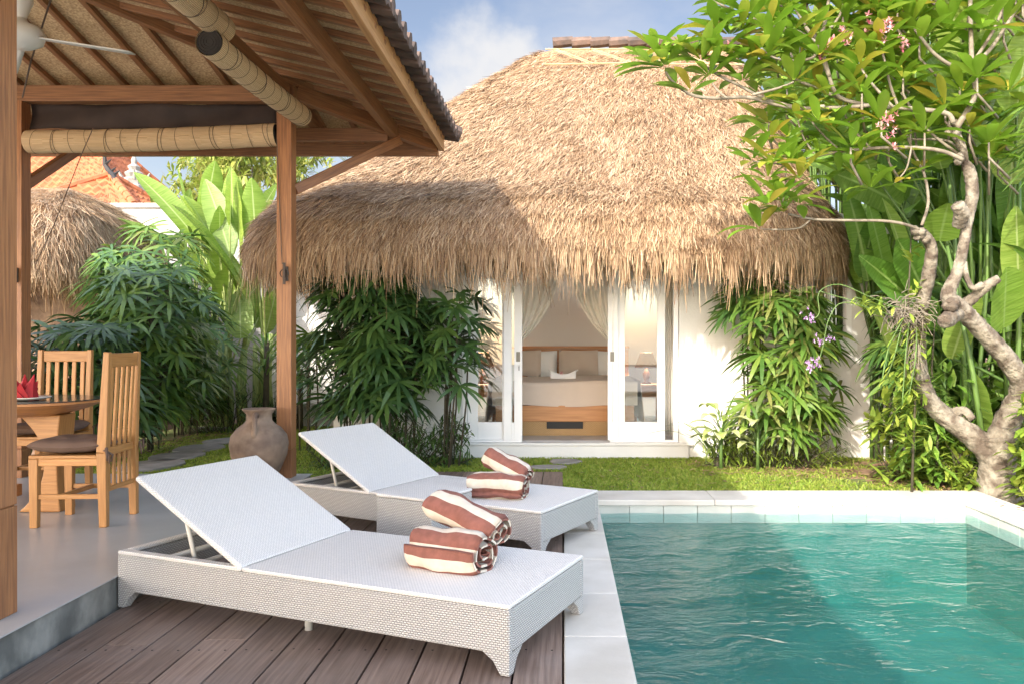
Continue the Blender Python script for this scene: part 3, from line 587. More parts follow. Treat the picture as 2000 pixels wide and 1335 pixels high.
# door frame and leaves
fr = MB(); fr.bb((-1.145, WY + .02, .167), (-1.09, WY + .12, 2.29)); fr.bb((1.25, WY + .02, .167), (1.305, WY + .12, 2.29)); fr.bb((-1.089, WY + .02, 2.12), (1.249, WY + .12, 2.29))
fr.bb((-1.089, WY + .02, .167), (-.47, WY + .10, .19)); fr.bb((.53, WY + .02, .167), (1.249, WY + .10, .19))
fr.build('door_frame', M['white_paint'], villa, bevel=.004)
def leaf_door(x0, x1, y, z0=.192, z1=2.118, st=.1, bot=.2, hx=None, key=False):
    m = MB(); th = .04
    m.bb((x0, y, z0), (x0 + st, y + th, z1)); m.bb((x1 - st, y, z0), (x1, y + th, z1)); m.bb((x0 + st + .0005, y + .002, z0), (x1 - st - .0005, y + th - .002, z0 + bot)); m.bb((x0 + st + .0005, y + .002, z1 - .1), (x1 - st - .0005, y + th - .002, z1))
    d = m.build('sliding_door', M['white_paint'], villa, bevel=.003)
    m = MB(); m.bb((x0 + st, y + .017, z0 + bot), (x1 - st, y + .022, z1 - .1)); m.build('glass_pane', M['glass'], d)
    if hx is not None:
        m = MB(); m.bb((hx - .022, y - .004, 1.08), (hx + .022, y, 1.19)); m.bb((hx - .008, y - .009, 1.10), (hx + .008, y - .004, 1.17))
        if key: m.lathe([(.012, 0), (.012, .01)], (hx + .01, y - .003, 1.03), 10, axis=(0, -1, 0)); m.bb((hx + .006, y - .02, .98), (hx + .014, y - .012, 1.03))
        m.build('handle', M['steel'], d)
    return d
leaf_door(-1.085, -.58, WY + .05, st=.115)
leaf_door(-.675, -.465, WY + .007, st=.09, hx=-.51, key=True)
leaf_door(.61, 1.16, WY + .05, st=.09)
leaf_door(.505, .62, WY + .007, st=.055, hx=.555)
# window right
m = MB(); m.bb((2.75, WY - .03, 1.2), (3.32, WY + .02, 1.32)); m.bb((2.78, WY - .012, 1.321), (2.84, WY + .1, 2.05)); m.bb((3.2, WY - .012, 1.321), (3.26, WY + .1, 2.05)); m.bb((2.99, WY + .01, 1.321), (3.03, WY + .08, 2.05)); m.bb((2.841, WY - .01, 2.0), (3.199, WY + .1, 2.05))
wn = m.build('window', M['white_paint'], villa, bevel=.003)
m = MB(); m.bb((2.84, WY + .05, 1.32), (3.2, WY + .056, 2.0)); m.build('window_pane', M['glass'], wn)
# ---- interior things ----
BY = 9.62; bx0, bx1 = -.84, .88
bed = thing('bed', 'double bed with orange timber base and beige cover inside the open villa doors', 'bed', (0, BY, .168))
m = MB(); m.bb((bx0 + .02, BY, .34), (bx1 - .02, BY + 2.0, .535)); m.build('bed_base', M['bedwood'], bed, bevel=.004)
m = MB(); m.bb((bx0 + .03, BY + .012, .17), (bx1 - .03, BY + 1.9, .338)); pn = m.build('woven_panel', M['woven_panel'], bed, boxuv=True)
m = MB(); m.bb((-.20, BY - .006, .255), (.24, BY + .011, .336)); m.build('slot', M['black'], bed)
m = MB(); m.bb((bx0 + .03, BY + .03, .536), (bx1 - .03, BY + 2.0, .78)); m.build('mattress', M['white_linen'], bed, bevel=.04, seg=4)
m = MB()
def cover(u, v):
    x = bx0 - .02 + u * (bx1 - bx0 + .04)
    if v < .25: z = .53 + .30 * v / .25; y = BY - .01 - .012 * math.sin(u * 23) * (1 - v * 4); z += (.012 * math.sin(u * 9) if v < .02 else 0)
    else: y = BY - .005 + (v - .25) / .75 * 1.5; z = .83 + .012 * math.sin(u * 7 + v * 9)
    if v >= .2 and v < .3: z -= .01
    return (x, y, z)
m.grid(cover, 40, 24); m.build('bed_cover', M['linen'], bed, smooth=True)
m = MB()
for sx, x in ((-1, bx0 - .03), (1, bx1 + .03)):
    def side(u, v): return (x + sx * (.03 + .06 * (1 - v)) + .015 * math.sin(u * 30) * (1 - v), BY - .01 + u * 1.7 - .04 * (1 - v), .30 + .53 * v - (.14 * (1 - u) * (1 - v) if u < .25 else 0))
    m.grid(side, 30, 6); m.build('bed_skirt', M['linen'], bed, smooth=True, solid=.006); m = MB()

m = MB(); m.bb((bx0 - .05, BY + 2.02, .17), (bx1 + .08, BY + 2.1, 1.2)); m.bb((bx0 - .06, BY + 2.0, 1.202), (bx1 + .09, BY + 2.11, 1.24)); m.build('headboard', M['bedwood'], bed, bevel=.005)
def pillow(c, sz, ax, tilt, name, lb, mats, ht=.09):
    m = MB(); c = Vector(c); rot = Matrix.Rotation(tilt, 3, 'X')
    for sgn in (1, -1):
        def f(u, v):
            x, y = 2 * u - 1, 2 * v - 1; h = ht * max(0, (1 - x ** 4) * (1 - y ** 4)) ** .55 * (1 + .08 * math.sin(7 * x + 3 * y)); k = 1 - .06 * (1 - abs(x)) * abs(y) ** 3
            return c + rot @ Vector((x * sz[0] / 2, y * sz[1] / 2 * k, sgn * h))
        m.grid(f, 14, 10)
    return props(m.build(name, mats, smooth=True), lb, 'pillow', 'pillows on the bed')
pillow((-.60, BY + 1.75, 1.0), (.56, .42), 0, R(62), 'pillow', 'beige pillow on the left side of the bed against the headboard', M['linen'])
pillow((-.30, BY + 1.86, .98), (.42, .42), 0, R(68), 'pillow', 'white pillow half hidden behind the left beige pillow', M['white_linen'])
pillow((.22, BY + 1.75, 1.0), (.56, .42), 0, R(62), 'pillow', 'beige pillow right of the gap in the middle of the headboard', M['linen'])
pillow((.62, BY + 1.86, .98), (.46, .42), 0, R(68), 'pillow', 'white pillow standing at the right end of the headboard', M['white_linen'])
# folded towel boat
m = MB()
def boat(u, v):
    x = 2 * u - 1; return (.0 + x * .185, BY + .42 + (v - .5) * .14 * (1 - abs(x) ** 2 * .7), .845 + .012 + abs(x) ** 1.6 * .10 + .07 * math.sin(v * math.pi) * (1 - abs(x) ** 1.2) * .6)
m.grid(boat, 24, 8)
m.grid(lambda u, v: (.0 + (2 * u - 1) * .16, BY + .34 + .03 * v, .845 + .055 * v + abs(2 * u - 1) ** 2 * .05 * v), 20, 4)
o = props(m.build('folded_towel', M['white_linen'], smooth=True, solid=.012), 'white towel folded into a boat shape with a pink flower on the bed', 'towel')
m = MB(); c = V3(-.02, BY + .36, .915)
for k in range(5):
    a = k * 2 * math.pi / 5; m.face([m.add([c, c + V3(.014 * math.cos(a - .4), -.01, .014 * math.sin(a - .4)), c + V3(.028 * math.cos(a), -.012, .028 * math.sin(a)), c + V3(.014 * math.cos(a + .4), -.01, .014 * math.sin(a + .4))]) + i for i in range(4)])
props(m.build('frangipani_flower', M['pink'], solid=.002), 'tiny pink flower resting on the white folded towel on the bed', 'flower')
def bedside(x, lbt, lbl):
    t = thing('bedside_table', lbt, 'bedside table', (x, BY + 1.85, .168))
    m = MB(); m.bb((x - .2, BY + 1.62, .66), (x + .2, BY + 2.02, .70)); m.build('tabletop', M['bedwood'], t, bevel=.004)
    m = MB(); m.bb((x - .17, BY + 1.65, .52), (x + .17, BY + 2.0, .659)); m.build('drawer', M['bedwood'], t, bevel=.004)
    for a in (-.17, .17):
        for b in (1.66, 1.98): m = MB(); m.beam((x + a, BY + b, .17), (x + a, BY + b, .52), .035, .035); m.build('leg', M['bedwood'], t)
    l = thing('table_lamp', lbl, 'lamp', (x, BY + 1.83, .70))
    m = MB(); m.lathe([(.07, .702), (.075, .72), (.03, .74), (.05, .8), (.055, .85), (.02, .9), (.012, .98)], (x, BY + 1.83, 0), 16); m.build('lamp_base', M['lampwood'], l, smooth=True)
    m = MB(); m.lathe([(.17, .93), (.09, 1.15)], (x, BY + 1.83, 0), 24); m.build('lamp_shade', M['lampshade'], l, smooth=True)
    pl = bpy.data.lights.new('lamp_bulb', 'POINT'); pl.energy = 17; pl.color = (1, .95, .88); pl.shadow_soft_size = .04; po = bpy.data.objects.new('lamp_bulb', pl); C.objects.link(po); po.location = (x, BY + 1.83, 1.06)
bedside(-1.16, 'small wooden bedside table left of the bed behind the glass', 'small table lamp with brown woven shade left of the bed')
bedside(1.2, 'small wooden bedside table right of the bed behind the glass', 'small table lamp with brown woven shade right of the bed')
# mosquito net
nt_ = thing('mosquito_net', 'cream mosquito net draped and tied back in two swags over the bed', 'mosquito net', (0, BY + .1, .8))
for sg, xt, xo in ((-1, -.62, -.80), (1, .66, .84)):
    m = MB()
    def net(u, v):
        top = V3(xo + (.02 - xo) * u, BY + .12 + .03 * math.sin(u * 40), 2.66); tie = V3(xt - sg * .012 * (1 - u), BY + .16 + .012 * math.sin(u * 30), 1.22)
        ctrl = V3(xo + (.03 - xo) * u, BY + .13, 1.50 + .18 * u); q = top.lerp(ctrl, v).lerp(ctrl.lerp(tie, v), v)
        q.y += .03 * math.sin(u * 46) * (1 - v * .7); return q
    m.grid(net, 70, 22)
    m.grid(lambda u, v: (xt + (u - .5) * (.05 + .22 * v), BY + .16 + .03 * math.sin(u * 22) * (.3 + v), 1.22 - 1.02 * v), 24, 10)
    m.build('net_swag', M['net'], nt_, smooth=True)
# curtains inside at the sides of the doors
for x, lb in ((-1.06, 'thin grey curtain gathered at the left edge of the villa doors'), (1.22, 'thin grey curtain gathered at the right edge of the villa doors')):
    m = MB(); m.grid(lambda u, v: (x + (u - .5) * (.09 + .05 * v), WY + .24 + .02 * math.sin(u * 30), 2.6 - 2.38 * v), 24, 6)
    props(m.build('curtain', M['net'], smooth=True, solid=.004), lb, 'curtain')
# ================= PAVILION =================
pav = thing('pavilion', 'open timber pavilion with tiled roof over the terrace at left', 'pavilion', (-4.5, 2, .158))
RX0, RX1, RY0, RY1 = -8.0, -1.2, -4.0, 7.92; SLP = .24; ZE = 3.32   # eave underside height
RCX = (RX0 + RX1) / 2; RH = (RX1 - RX0) / 2
def zc(x, y): return ZE + SLP * max(0, min(RX1 - x, x - RX0, RY1 - y, y - RY0))
posts = [(-2.376, 3.30, .125), (-2.35, 6.74, .125), (-4.62, 6.74, .12), (-6.9, 6.74, .12), (-2.355, -.3, .125)]
for (x, y, w_) in posts:
    m = MB(); zt = 3.33
    zj = .61 if y < 5 else .40
    m.beam((x, y, .159), (x, y, zj), w_ + .002, w_ + .002); m.beam((x, y, zj + .006), (x, y, zt), w_, w_); m.beam((x, y, zj), (x, y, zj + .006), w_ - .012, w_ - .012)
    m.build('post', M['wood_post'], pav, bevel=.005)
def cleat(x, y, z):
    m = MB(); m.bb((x - .018, y - .03, z - .06), (x + .018, y, z + .06)); m.lathe([(.035, -.012), (.04, 0), (.035, .012)], (x, y - .045, z), 14, axis=(0, 1, 0)); m.tube([(x, y - .05, z - .09), (x, y - .05, z + .09)], .012, 6)
    return m.build('cord_cleat', M['cord'], pav)
cleat(-2.33, 6.675, 1.87); cleat(-4.6, 6.675, 1.86)
def bm(p0, p1, w_, h, name='beam', mat='wood_beam', bv=.005): 
    m = MB(); m.beam(p0, p1, w_, h); return m.build(name, M[mat], pav, bevel=bv)
bm((-7.2, 6.74, 3.395), (-2.27, 6.74, 3.395), .10, .135)
bm((-2.35, -3, 3.397), (-2.35, 6.68, 3.397), .10, .13)
bm((-2.35, 6.80, 3.40), (-2.35, 7.9, 3.36), .08, .12, 'beam_end')
# purlins outside the posts and fascia
bm((-1.60, -3.5, 3.285), (-1.60, 7.62, 3.285), .07, .13, 'purlin'); bm((-7.6, 7.50, 3.25), (-1.65, 7.50, 3.25), .07, .12, 'purlin')
bm((-1.215, -4, 3.285), (-1.215, 7.95, 3.285), .05, .16, 'fascia', 'wood_light'); bm((-8, 7.925, 3.225), (-1.245, 7.925, 3.225), .05, .15, 'fascia')
bm((-2.30, 6.80, 3.43), (-1.27, 7.86, 3.245), .08, .13, 'hip_rafter', 'wood_post')
# braces
bm((-2.30, 6.80, 2.60), (-1.55, 7.52, 3.21), .055, .085, 'brace', 'wood_post'); bm((-4.62, 6.805, 2.64), (-4.62, 7.62, 3.17), .055, .085, 'brace', 'wood_post')
bm((-2.355, 3.25, 2.72), (-2.355, 2.6, 3.3), .055, .085, 'brace', 'wood_post')
# rafters
def rafter(p0, p1):
    m = MB(); m.beam(p0, p1, .045, .06); m.build('rafter', M['wood_beam'], pav, bevel=.003)
y = 2.6
while y < 7.8:
    xi = RX1 - min(RH, RY1 - y) - .0
    rafter((RX1 + .01, y, ZE - .035), (xi, y, zc(xi, y) - .035)); y += .27
x = -7.7
while x < -1.4:
    yi = RY1 - min(RX1 - x, RH, x - RX0) + .0
    rafter((x, RY1 + .01, ZE - .035), (x, yi, zc(x, yi) - .035)); x += .30
bm((RX1 - .06, RY1 - .06, ZE - .055), (RCX, RY1 - RH, ZE + SLP * RH - .055), .07, .09, 'hip_rafter')
# ceiling matting (solid slab following the slopes)
m = MB()
c = [(RX0, RY0), (RX1, RY0), (RX1, RY1), (RX0, RY1)]; rg = [(RCX, RY0 + RH), (RCX, RY1 - RH)]
V = [(x, y, ZE) for x, y in c] + [(x, y, ZE + SLP * RH) for x, y in rg]; n = m.add(V)
for f in ((0, 1, 4), (1, 2, 5, 4), (2, 3, 5), (3, 0, 4, 5)): m.face([n + i for i in f])
m.build('ceiling_matting', M['mat'], pav, solid=.02)
# tiles
m = MB()
def slope(a, b, c_, d_, cr=.27, per=.182):
    a, b, c_, d_ = [Vector((*q, 0)) for q in (a, b, c_, d_)]; e = (b - a).normalized(); nrm = Vector((e.y, -e.x, 0)); L = (b - a).length; run = abs((c_ - a).dot(nrm)) if (c_ - a).length else 1
    nc = int(run / cr); nu = int(L / per * 8)
    for k in range(nc):
        q0, q1 = k / nc - (.012 if k else .0), (k + 1) / nc; rows = []
        for q, lift in ((q0, .085), (q1, .045)):
            p0, p1 = a.lerp(c_, q), b.lerp(d_, q); row = []; row2 = []
            for i in range(nu + 1):
                p = p0.lerp(p1, i / nu); s = (p - a).dot(e); ph = 2 * math.pi * s / per; h = .028 * math.cos(ph) + .010 * math.cos(2 * ph)
                jit = .012 * math.sin(int(s / per) * 12.9 + k * 7.1)
                row.append((p.x, p.y, ZE + SLP * run * q + lift + h + jit)); row2.append((p.x, p.y, ZE + SLP * run * q + lift + h + jit - .02))
            rows.append(m.add(row)); 
            if lift > .08: rows.append(m.add(row2))
        for i in range(nu):
            m.face((rows[0] + i, rows[0] + i + 1, rows[2] + i + 1, rows[2] + i)); m.face((rows[1] + i, rows[1] + i + 1, rows[0] + i + 1, rows[0] + i))
            if k == 0: m.face((rows[1] + i + 1, rows[1] + i, rows[2] + i, rows[2] + i + 1))
E = .13
slope((RX1 + E, RY0 - E), (RX1 + E, RY1 + E), (RCX, RY0 + RH), (RCX, RY1 - RH))
slope((RX1 + E, RY1 + E), (RX0 - E, RY1 + E), (RCX, RY1 - RH), (RCX, RY1 - RH))
slope((RX0 - E, RY1 + E), (RX0 - E, RY0 - E), (RCX, RY1 - RH), (RCX, RY0 + RH)); slope((RX0 - E, RY0 - E), (RX1 + E, RY0 - E), (RCX, RY0 + RH), (RCX, RY0 + RH))
rf = m.build('tiled_roof', M['tile_dark'], pav, solid=-.012)
m = MB()
for (p, q) in (((RX1 + E, RY1 + E, ZE + .09), (RCX, RY1 - RH, ZE + SLP * RH + .1)), ((RCX, RY1 - RH, ZE + SLP * RH + .1), (RCX, RY0 + RH, ZE + SLP * RH + .1))):
    p, q = Vector(p), Vector(q); n = int((q - p).length / .3)
    for k in range(n): m.tube([p.lerp(q, k / n), p.lerp(q, (k + 1.05) / n)], [.08, .065], 8)
m.build('ridge_tiles', M['tile_dark'], rf)
# eave tile lower lip visible pantile ends
m = MB(); yy = RY1 + .1
while yy > 1:
    m.tube([(RX1 - .02, yy, ZE + .075), (RX1 + E + .018, yy, ZE + .055 + rnd.uniform(-.006, .006))], [.052, .058], 7); yy -= .182
m.build('eave_tiles', M['tile_dark'], rf)
m = MB(); m.grid(lambda u, v: (-4.55 + 2.13 * u, 6.79 + .02 * math.sin(u * 9 + v * 4), 3.33 - .22 * v + .008 * math.sin(u * 17)), 30, 6); props(m.build('rolled_canvas', M['canvas'], smooth=True, solid=.01), 'dark canvas sheet hanging below the rear beam above the bamboo blind', 'canvas')
# ---- roller blinds ----
def blind(p0, p1, r, lb, rings):
    p0, p1 = Vector(p0), Vector(p1); t = thing('bamboo_blind', lb, 'roller blind', p0, group='rolled bamboo blinds'); d = (p1 - p0); n = 24
    m = MB(); m.tube([p0.lerp(p1, k / n) - Z * .012 * math.sin(math.pi * k / n) for k in range(n + 1)], [r * (1 + .02 * math.sin(k * 1.7)) for k in range(n + 1)], 40, cap=False)
    dn = d.normalized()
    for p, s in ((p0, 1), (p1, -1)):
        e_ = MB()
        e_.tube([p + dn * s * .004, p + dn * s * .03], [r * .9] * 2, 24)
        a = dn.cross(Z).normalized(); b = Z
        pts = [p + (a * math.cos(th) + b * math.sin(th)) * (r * .93 * (1 - th / 28)) for th in [k * .4 for k in range(60)]]
        e_.tube(pts, .0022, 4); e_.build('roll_end', M['black'], t)
    m.m = 1
    for k in range(rings):
        q = (k + .5) / rings; rr = r * 1.012; dbl = k % 3 == 1; a = dn.cross(Z).normalized(); b = a.cross(dn)
        for off in ((0, .03) if dbl else (0,)):
            cpt = p0.lerp(p1, q) + dn * off - Z * .012 * math.sin(math.pi * q); sl = rnd.uniform(-.03, .03)
            m.tube([cpt + (a * math.cos(th) + b * math.sin(th)) * (rr + .002) + dn * sl * math.sin(th + k) for th in [j * math.pi / 12 for j in range(25)]], .0016 if not dbl else .0022, 4, cap=False)
    m.build('bamboo_roll', [M['blind'], M['cord']], t, smooth=True); return t
blind((-2.17, 4.86, 3.135), (-2.17, 6.58, 3.17), .085, 'rolled bamboo blind along the right eave, hanging beside the far corner post', 11)
blind((-2.17, 2.2, 3.27), (-2.17, 5.05, 3.285), .085, 'nearer rolled bamboo blind with its open end over the next one at the right eave', 16)
blind((-4.54, 6.74, 2.995), (-2.43, 6.74, 3.055), .095, 'long rolled bamboo blind hanging between the two rear posts', 14)
def cord(lb, *pts, r=.004):
    m = MB(); m.tube(pts, r, 5); return props(m.build('blind_cord', M['cord']), lb, 'cord')
cord('long thin dark cord slanting down from the ceiling past the fan', P(112, -40, 5.0), P(60, 120, 5.4), P(44, 190, 5.8), r=.006)
cord('thin dark cord crossing the long bamboo blind to the left post', P(182, 250, 6.5), P(160, 300, 6.55), P(105, 440, 6.6), P(70, 515, 6.62))
cord('thin pale cord running down the front of the rear corner post', (-2.405, 6.665, 3.0), (-2.36, 6.665, 1.95))
# ---- ceiling fan ----
fc = V3(-3.42, 5.0, 3.24)
t = thing('ceiling_fan', 'white ceiling fan with long blades under the woven pavilion ceiling', 'ceiling fan', fc)
m = MB(); m.lathe([(.001, -.09), (.07, -.085), (.125, -.05), (.14, 0), (.12, .04), (.05, .07), (.03, .10)], fc, 32); m.build('motor', M['fan'], t, smooth=True)
m = MB(); m.tube([fc + Z * .09, fc + Z * .62], .014, 10); m.lathe([(.03, .09), (.07, .2), (.07, .22)], fc, 20); m.build('rod', M['fan'], t, smooth=True)
for k in range(3):
    a = R(12 + 120 * k); d = V3(math.cos(a), math.sin(a), -.0); s = V3(-math.sin(a), math.cos(a), .18)
    m = MB()
    def bl(u, v): return fc + d * (.12 + .53 * u) + s * ((v - .5) * (.10 + .035 * u) * (1 if u < .96 else .8)) + Z * (-.02 - .05 * u)
    m.grid(bl, 12, 4); m.build('blade', M['fan'], t, smooth=True, solid=.008)
# ================= FURNITURE =================
def chair(lb, loc, rz):
    # local: seat faces -x ; back at x=+.22
    t = thing('dining_chair', lb, 'chair', loc, rz, 'slat back teak dining chairs')
    B = lambda n_, f, bv=.004: f.build(n_, M['teak'], t, bevel=bv, local=True)
    for y in (-.19, .19):
        m = MB(); m.beam((.215, y, 0), (.205, y, .46), .04, .045, up=V3(1, 0, 0), w1=.045, h1=.06); m.build('leg', M['teak'], t, bevel=.004, local=True)
        m = MB(); m.beam((.205, y, .461), (.235, y, 1.08), .042, .06, up=V3(1, 0, 0), w1=.035, h1=.035); m.build('back_post', M['teak'], t, bevel=.004, local=True)
        m = MB(); m.beam((-.2, y, 0), (-.2, y, .425), .04, .045, up=V3(1, 0, 0), w1=.045, h1=.055); m.build('leg', M['teak'], t, bevel=.004, local=True)
        m = MB(); m.beam((-.177, y, .19), (.185, y, .19), .02, .03); m.build('stretcher', M['teak'], t, bevel=.003, local=True)
    m = MB(); m.beam((-.05, -.18, .19), (-.05, .18, .19), .022, .028); B('stretcher', m)
    m = MB(); m.bb((-.225, -.215, .426), (.18, .215, .447)); m.bb((-.215, -.205, .38), (-.195, .205, .4255)); m.bb((-.195, -.205, .38), (.18, -.187, .4255)); m.bb((-.195, .187, .38), (.18, .205, .4255)); B('seat', m)
    m = MB(); m.beam((.238, -.17, 1.03), (.238, .17, 1.03), .022, .085); B('top_rail', m)
    m = MB(); m.beam((.208, -.17, .46), (.208, .17, .46), .022, .05); B('back_rail', m)
    m = MB(); m.beam((.212, -.17, .225), (.212, .17, .225), .02, .03); B('back_rail', m)
    for k in range(5):
        y = -.132 + k * .066; m = MB(); m.beam((.212, y, .241), (.209, y, .434), .014, .028, up=V3(0, 1, 0)); m.beam((.209, y, .486), (.236, y, .987), .014, .03, up=V3(0, 1, 0)); B('back_slat', m, .002)
    return t
def cush(lb, loc, rz):
    t = thing('seat_cushion', lb, 'cushion', loc, rz, 'brown tied seat cushions')
    m = MB()
    for sg in (1, -1):
        def f(u, v):
            x, y = 2 * u - 1, 2 * v - 1; h = .042 * max(0, (1 - abs(x) ** 5) * (1 - abs(y) ** 5)) ** .45
            d = min((x - a) ** 2 + (y - b) ** 2 for a in (-.4, .4) for b in (-.4, .4)); h *= 1 - .35 * math.exp(-d * 40)
            h += .004 * math.sin(9 * x + 5 * y) * (1 - x * x) * (1 - y * y)
            return (-.02 + x * .225 * (1 + .03 * math.cos(y * 3)), y * .225 * (1 + .03 * math.cos(x * 3)), .05 + sg * h + (.012 * x * x))
        m.grid(f, 36, 36)
    m.build('pad', M['cushion'], t, smooth=True, local=True)
    m = MB()
    for y in (-.205, .205):
        m.tube([(.19, y * .9, .03), (.235, y * 1.05, .03), (.25, y, .0), (.255, y * 1.02, -.05)], [.008, .007, .006, .004], 5); m.tube([(.235, y * 1.05, .03), (.262, y * .9, .0), (.258, y * .95, -.04)], [.006, .008, .004], 5); m.tube([(.235, y * 1.05, .03), (.25, y * 1.15, .05), (.255, y * 1.15, -.03)], [.006, .01, .004], 5)
    m.build('tie', M['cushion'], t, smooth=True, local=True); return t
chair('teak slat back dining chair standing nearest the sun loungers', (-3.065, 5.09, .158), R(3)); cush('brown cushion tied to the chair nearest the loungers', (-3.065, 5.09, .158 + .445), R(3))
chair('teak slat back dining chair on the far side of the table by the palms', (-3.93, 6.05, .158), R(92)); cush('brown cushion on the chair behind the dining table', (-3.93, 6.05, .158 + .445), R(92))
t = thing('dining_table', 'wooden dining table with dark pointed top on curved pedestals', 'table', (-4.3, 5.35, .158))
m = MB(); zt = .905
def tt(r, z): return [(-4.35 + 1.16 * r * (abs(math.cos(a)) ** .75) * math.copysign(1, math.cos(a)), 5.42 + .52 * r * abs(math.sin(a)) ** .8 * math.copysign(1, math.sin(a)), z) for a in [2 * math.pi * k / 48 for k in range(48)]]
rows = [m.add(tt(r, z)) for r, z in ((.80, zt - .095), (.9, zt - .06), (1, zt - .014), (1, zt))]
for a, b in zip(rows, rows[1:]):
    for k in range(48): m.face((a + k, a + (k + 1) % 48, b + (k + 1) % 48, b + k), [(k * .1, 0), (k * .1 + .1, 0), (k * .1 + .1, .1), (k * .1, .1)])
m.face([rows[0] + k for k in range(48)][::-1]); m.face([rows[-1] + k for k in range(48)])
m.build('tabletop', M['bedwood'], t)
m = MB(); a = m.add(tt(.985, zt + .002)); b = m.add(tt(.985, zt + .008)); m.face([b + k for k in range(48)]); 
for k in range(48): m.face((a + k, a + (k + 1) % 48, b + (k + 1) % 48, b + k))
m.build('dark_top_panel', pm('dark_slate_top', (.06, .055, .05), (.04, .037, .035), rough=.15), t)
for xs_, sg in ((-3.55, 1), (-5.15, -1)):
    m = MB(); out = []; inn = []
    for k in range(17):
        q = k / 16; z = .16 + q * .65; cx = xs_ - sg * (.16 * math.sin(q * math.pi)) ; wd_ = .035 + (.07 if q < .5 else .03) * abs(2 * q - 1) ** 2.6
        out.append((cx + wd_, 0, z)); inn.append((cx - wd_, 0, z))
    xr = xs_ + sg * .15
    m.poly([(xr + sg * (.02 * (2 * q - 1) ** 2), 5.33, .16 + .65 * q) for q in [k / 16 for k in range(17)]] + [(xr - sg * (.09 + .17 * abs(2 * q - 1) ** 2.2), 5.33, .16 + .65 * q) for q in [k / 16 for k in range(16, -1, -1)]], .18, (0, 1, 0)); m.build('pedestal', M['teak'], t, bevel=.008)
m = MB(); m.bb((-4.95, 5.36, .25), (-3.72, 5.46, .33)); m.build('stretcher', M['teak'], t, bevel=.005)
t = thing('dinner_plate', 'white plate holding the red napkin at the table edge', 'plate', (-3.57, 5.3, zt + .01))
m = MB(); m.lathe([(.001, 0), (.08, .002), (.13, .018), (.132, .022), (.08, .008), (.001, .006)], (-3.57, 5.3, zt + .01), 36); m.build('plate_body', M['china'], t, smooth=True)
m = MB(); c = V3(-3.60, 5.3, zt + .02)
for k in range(9):
    a = rnd.uniform(0, 6.28); tp = c + V3(.08 * math.cos(a), .08 * math.sin(a), rnd.uniform(.05, .13)); b0 = c + V3(.08 * math.cos(a - .7), .08 * math.sin(a - .7), 0); b1 = c + V3(.08 * math.cos(a + .7), .08 * math.sin(a + .7), 0); q = c + V3(0, 0, .07)
    n = m.add([b0, b1, tp, q]); m.face((n, n + 1, n + 2)); m.face((n + 1, n + 3, n + 2)); m.face((n + 3, n, n + 2))
for a in (0, 2.1, 4.0):
    m.lathe([(.07, 0), (.055, .04), (.02, .11), (.001, .17)], c + V3(.02 * math.cos(a), .02 * math.sin(a), 0), 6, axis=(.3 * math.cos(a), .3 * math.sin(a), 1))
props(m.build('napkin', M['red']), 'crimson napkin folded into pointed petals on the white plate', 'napkin')
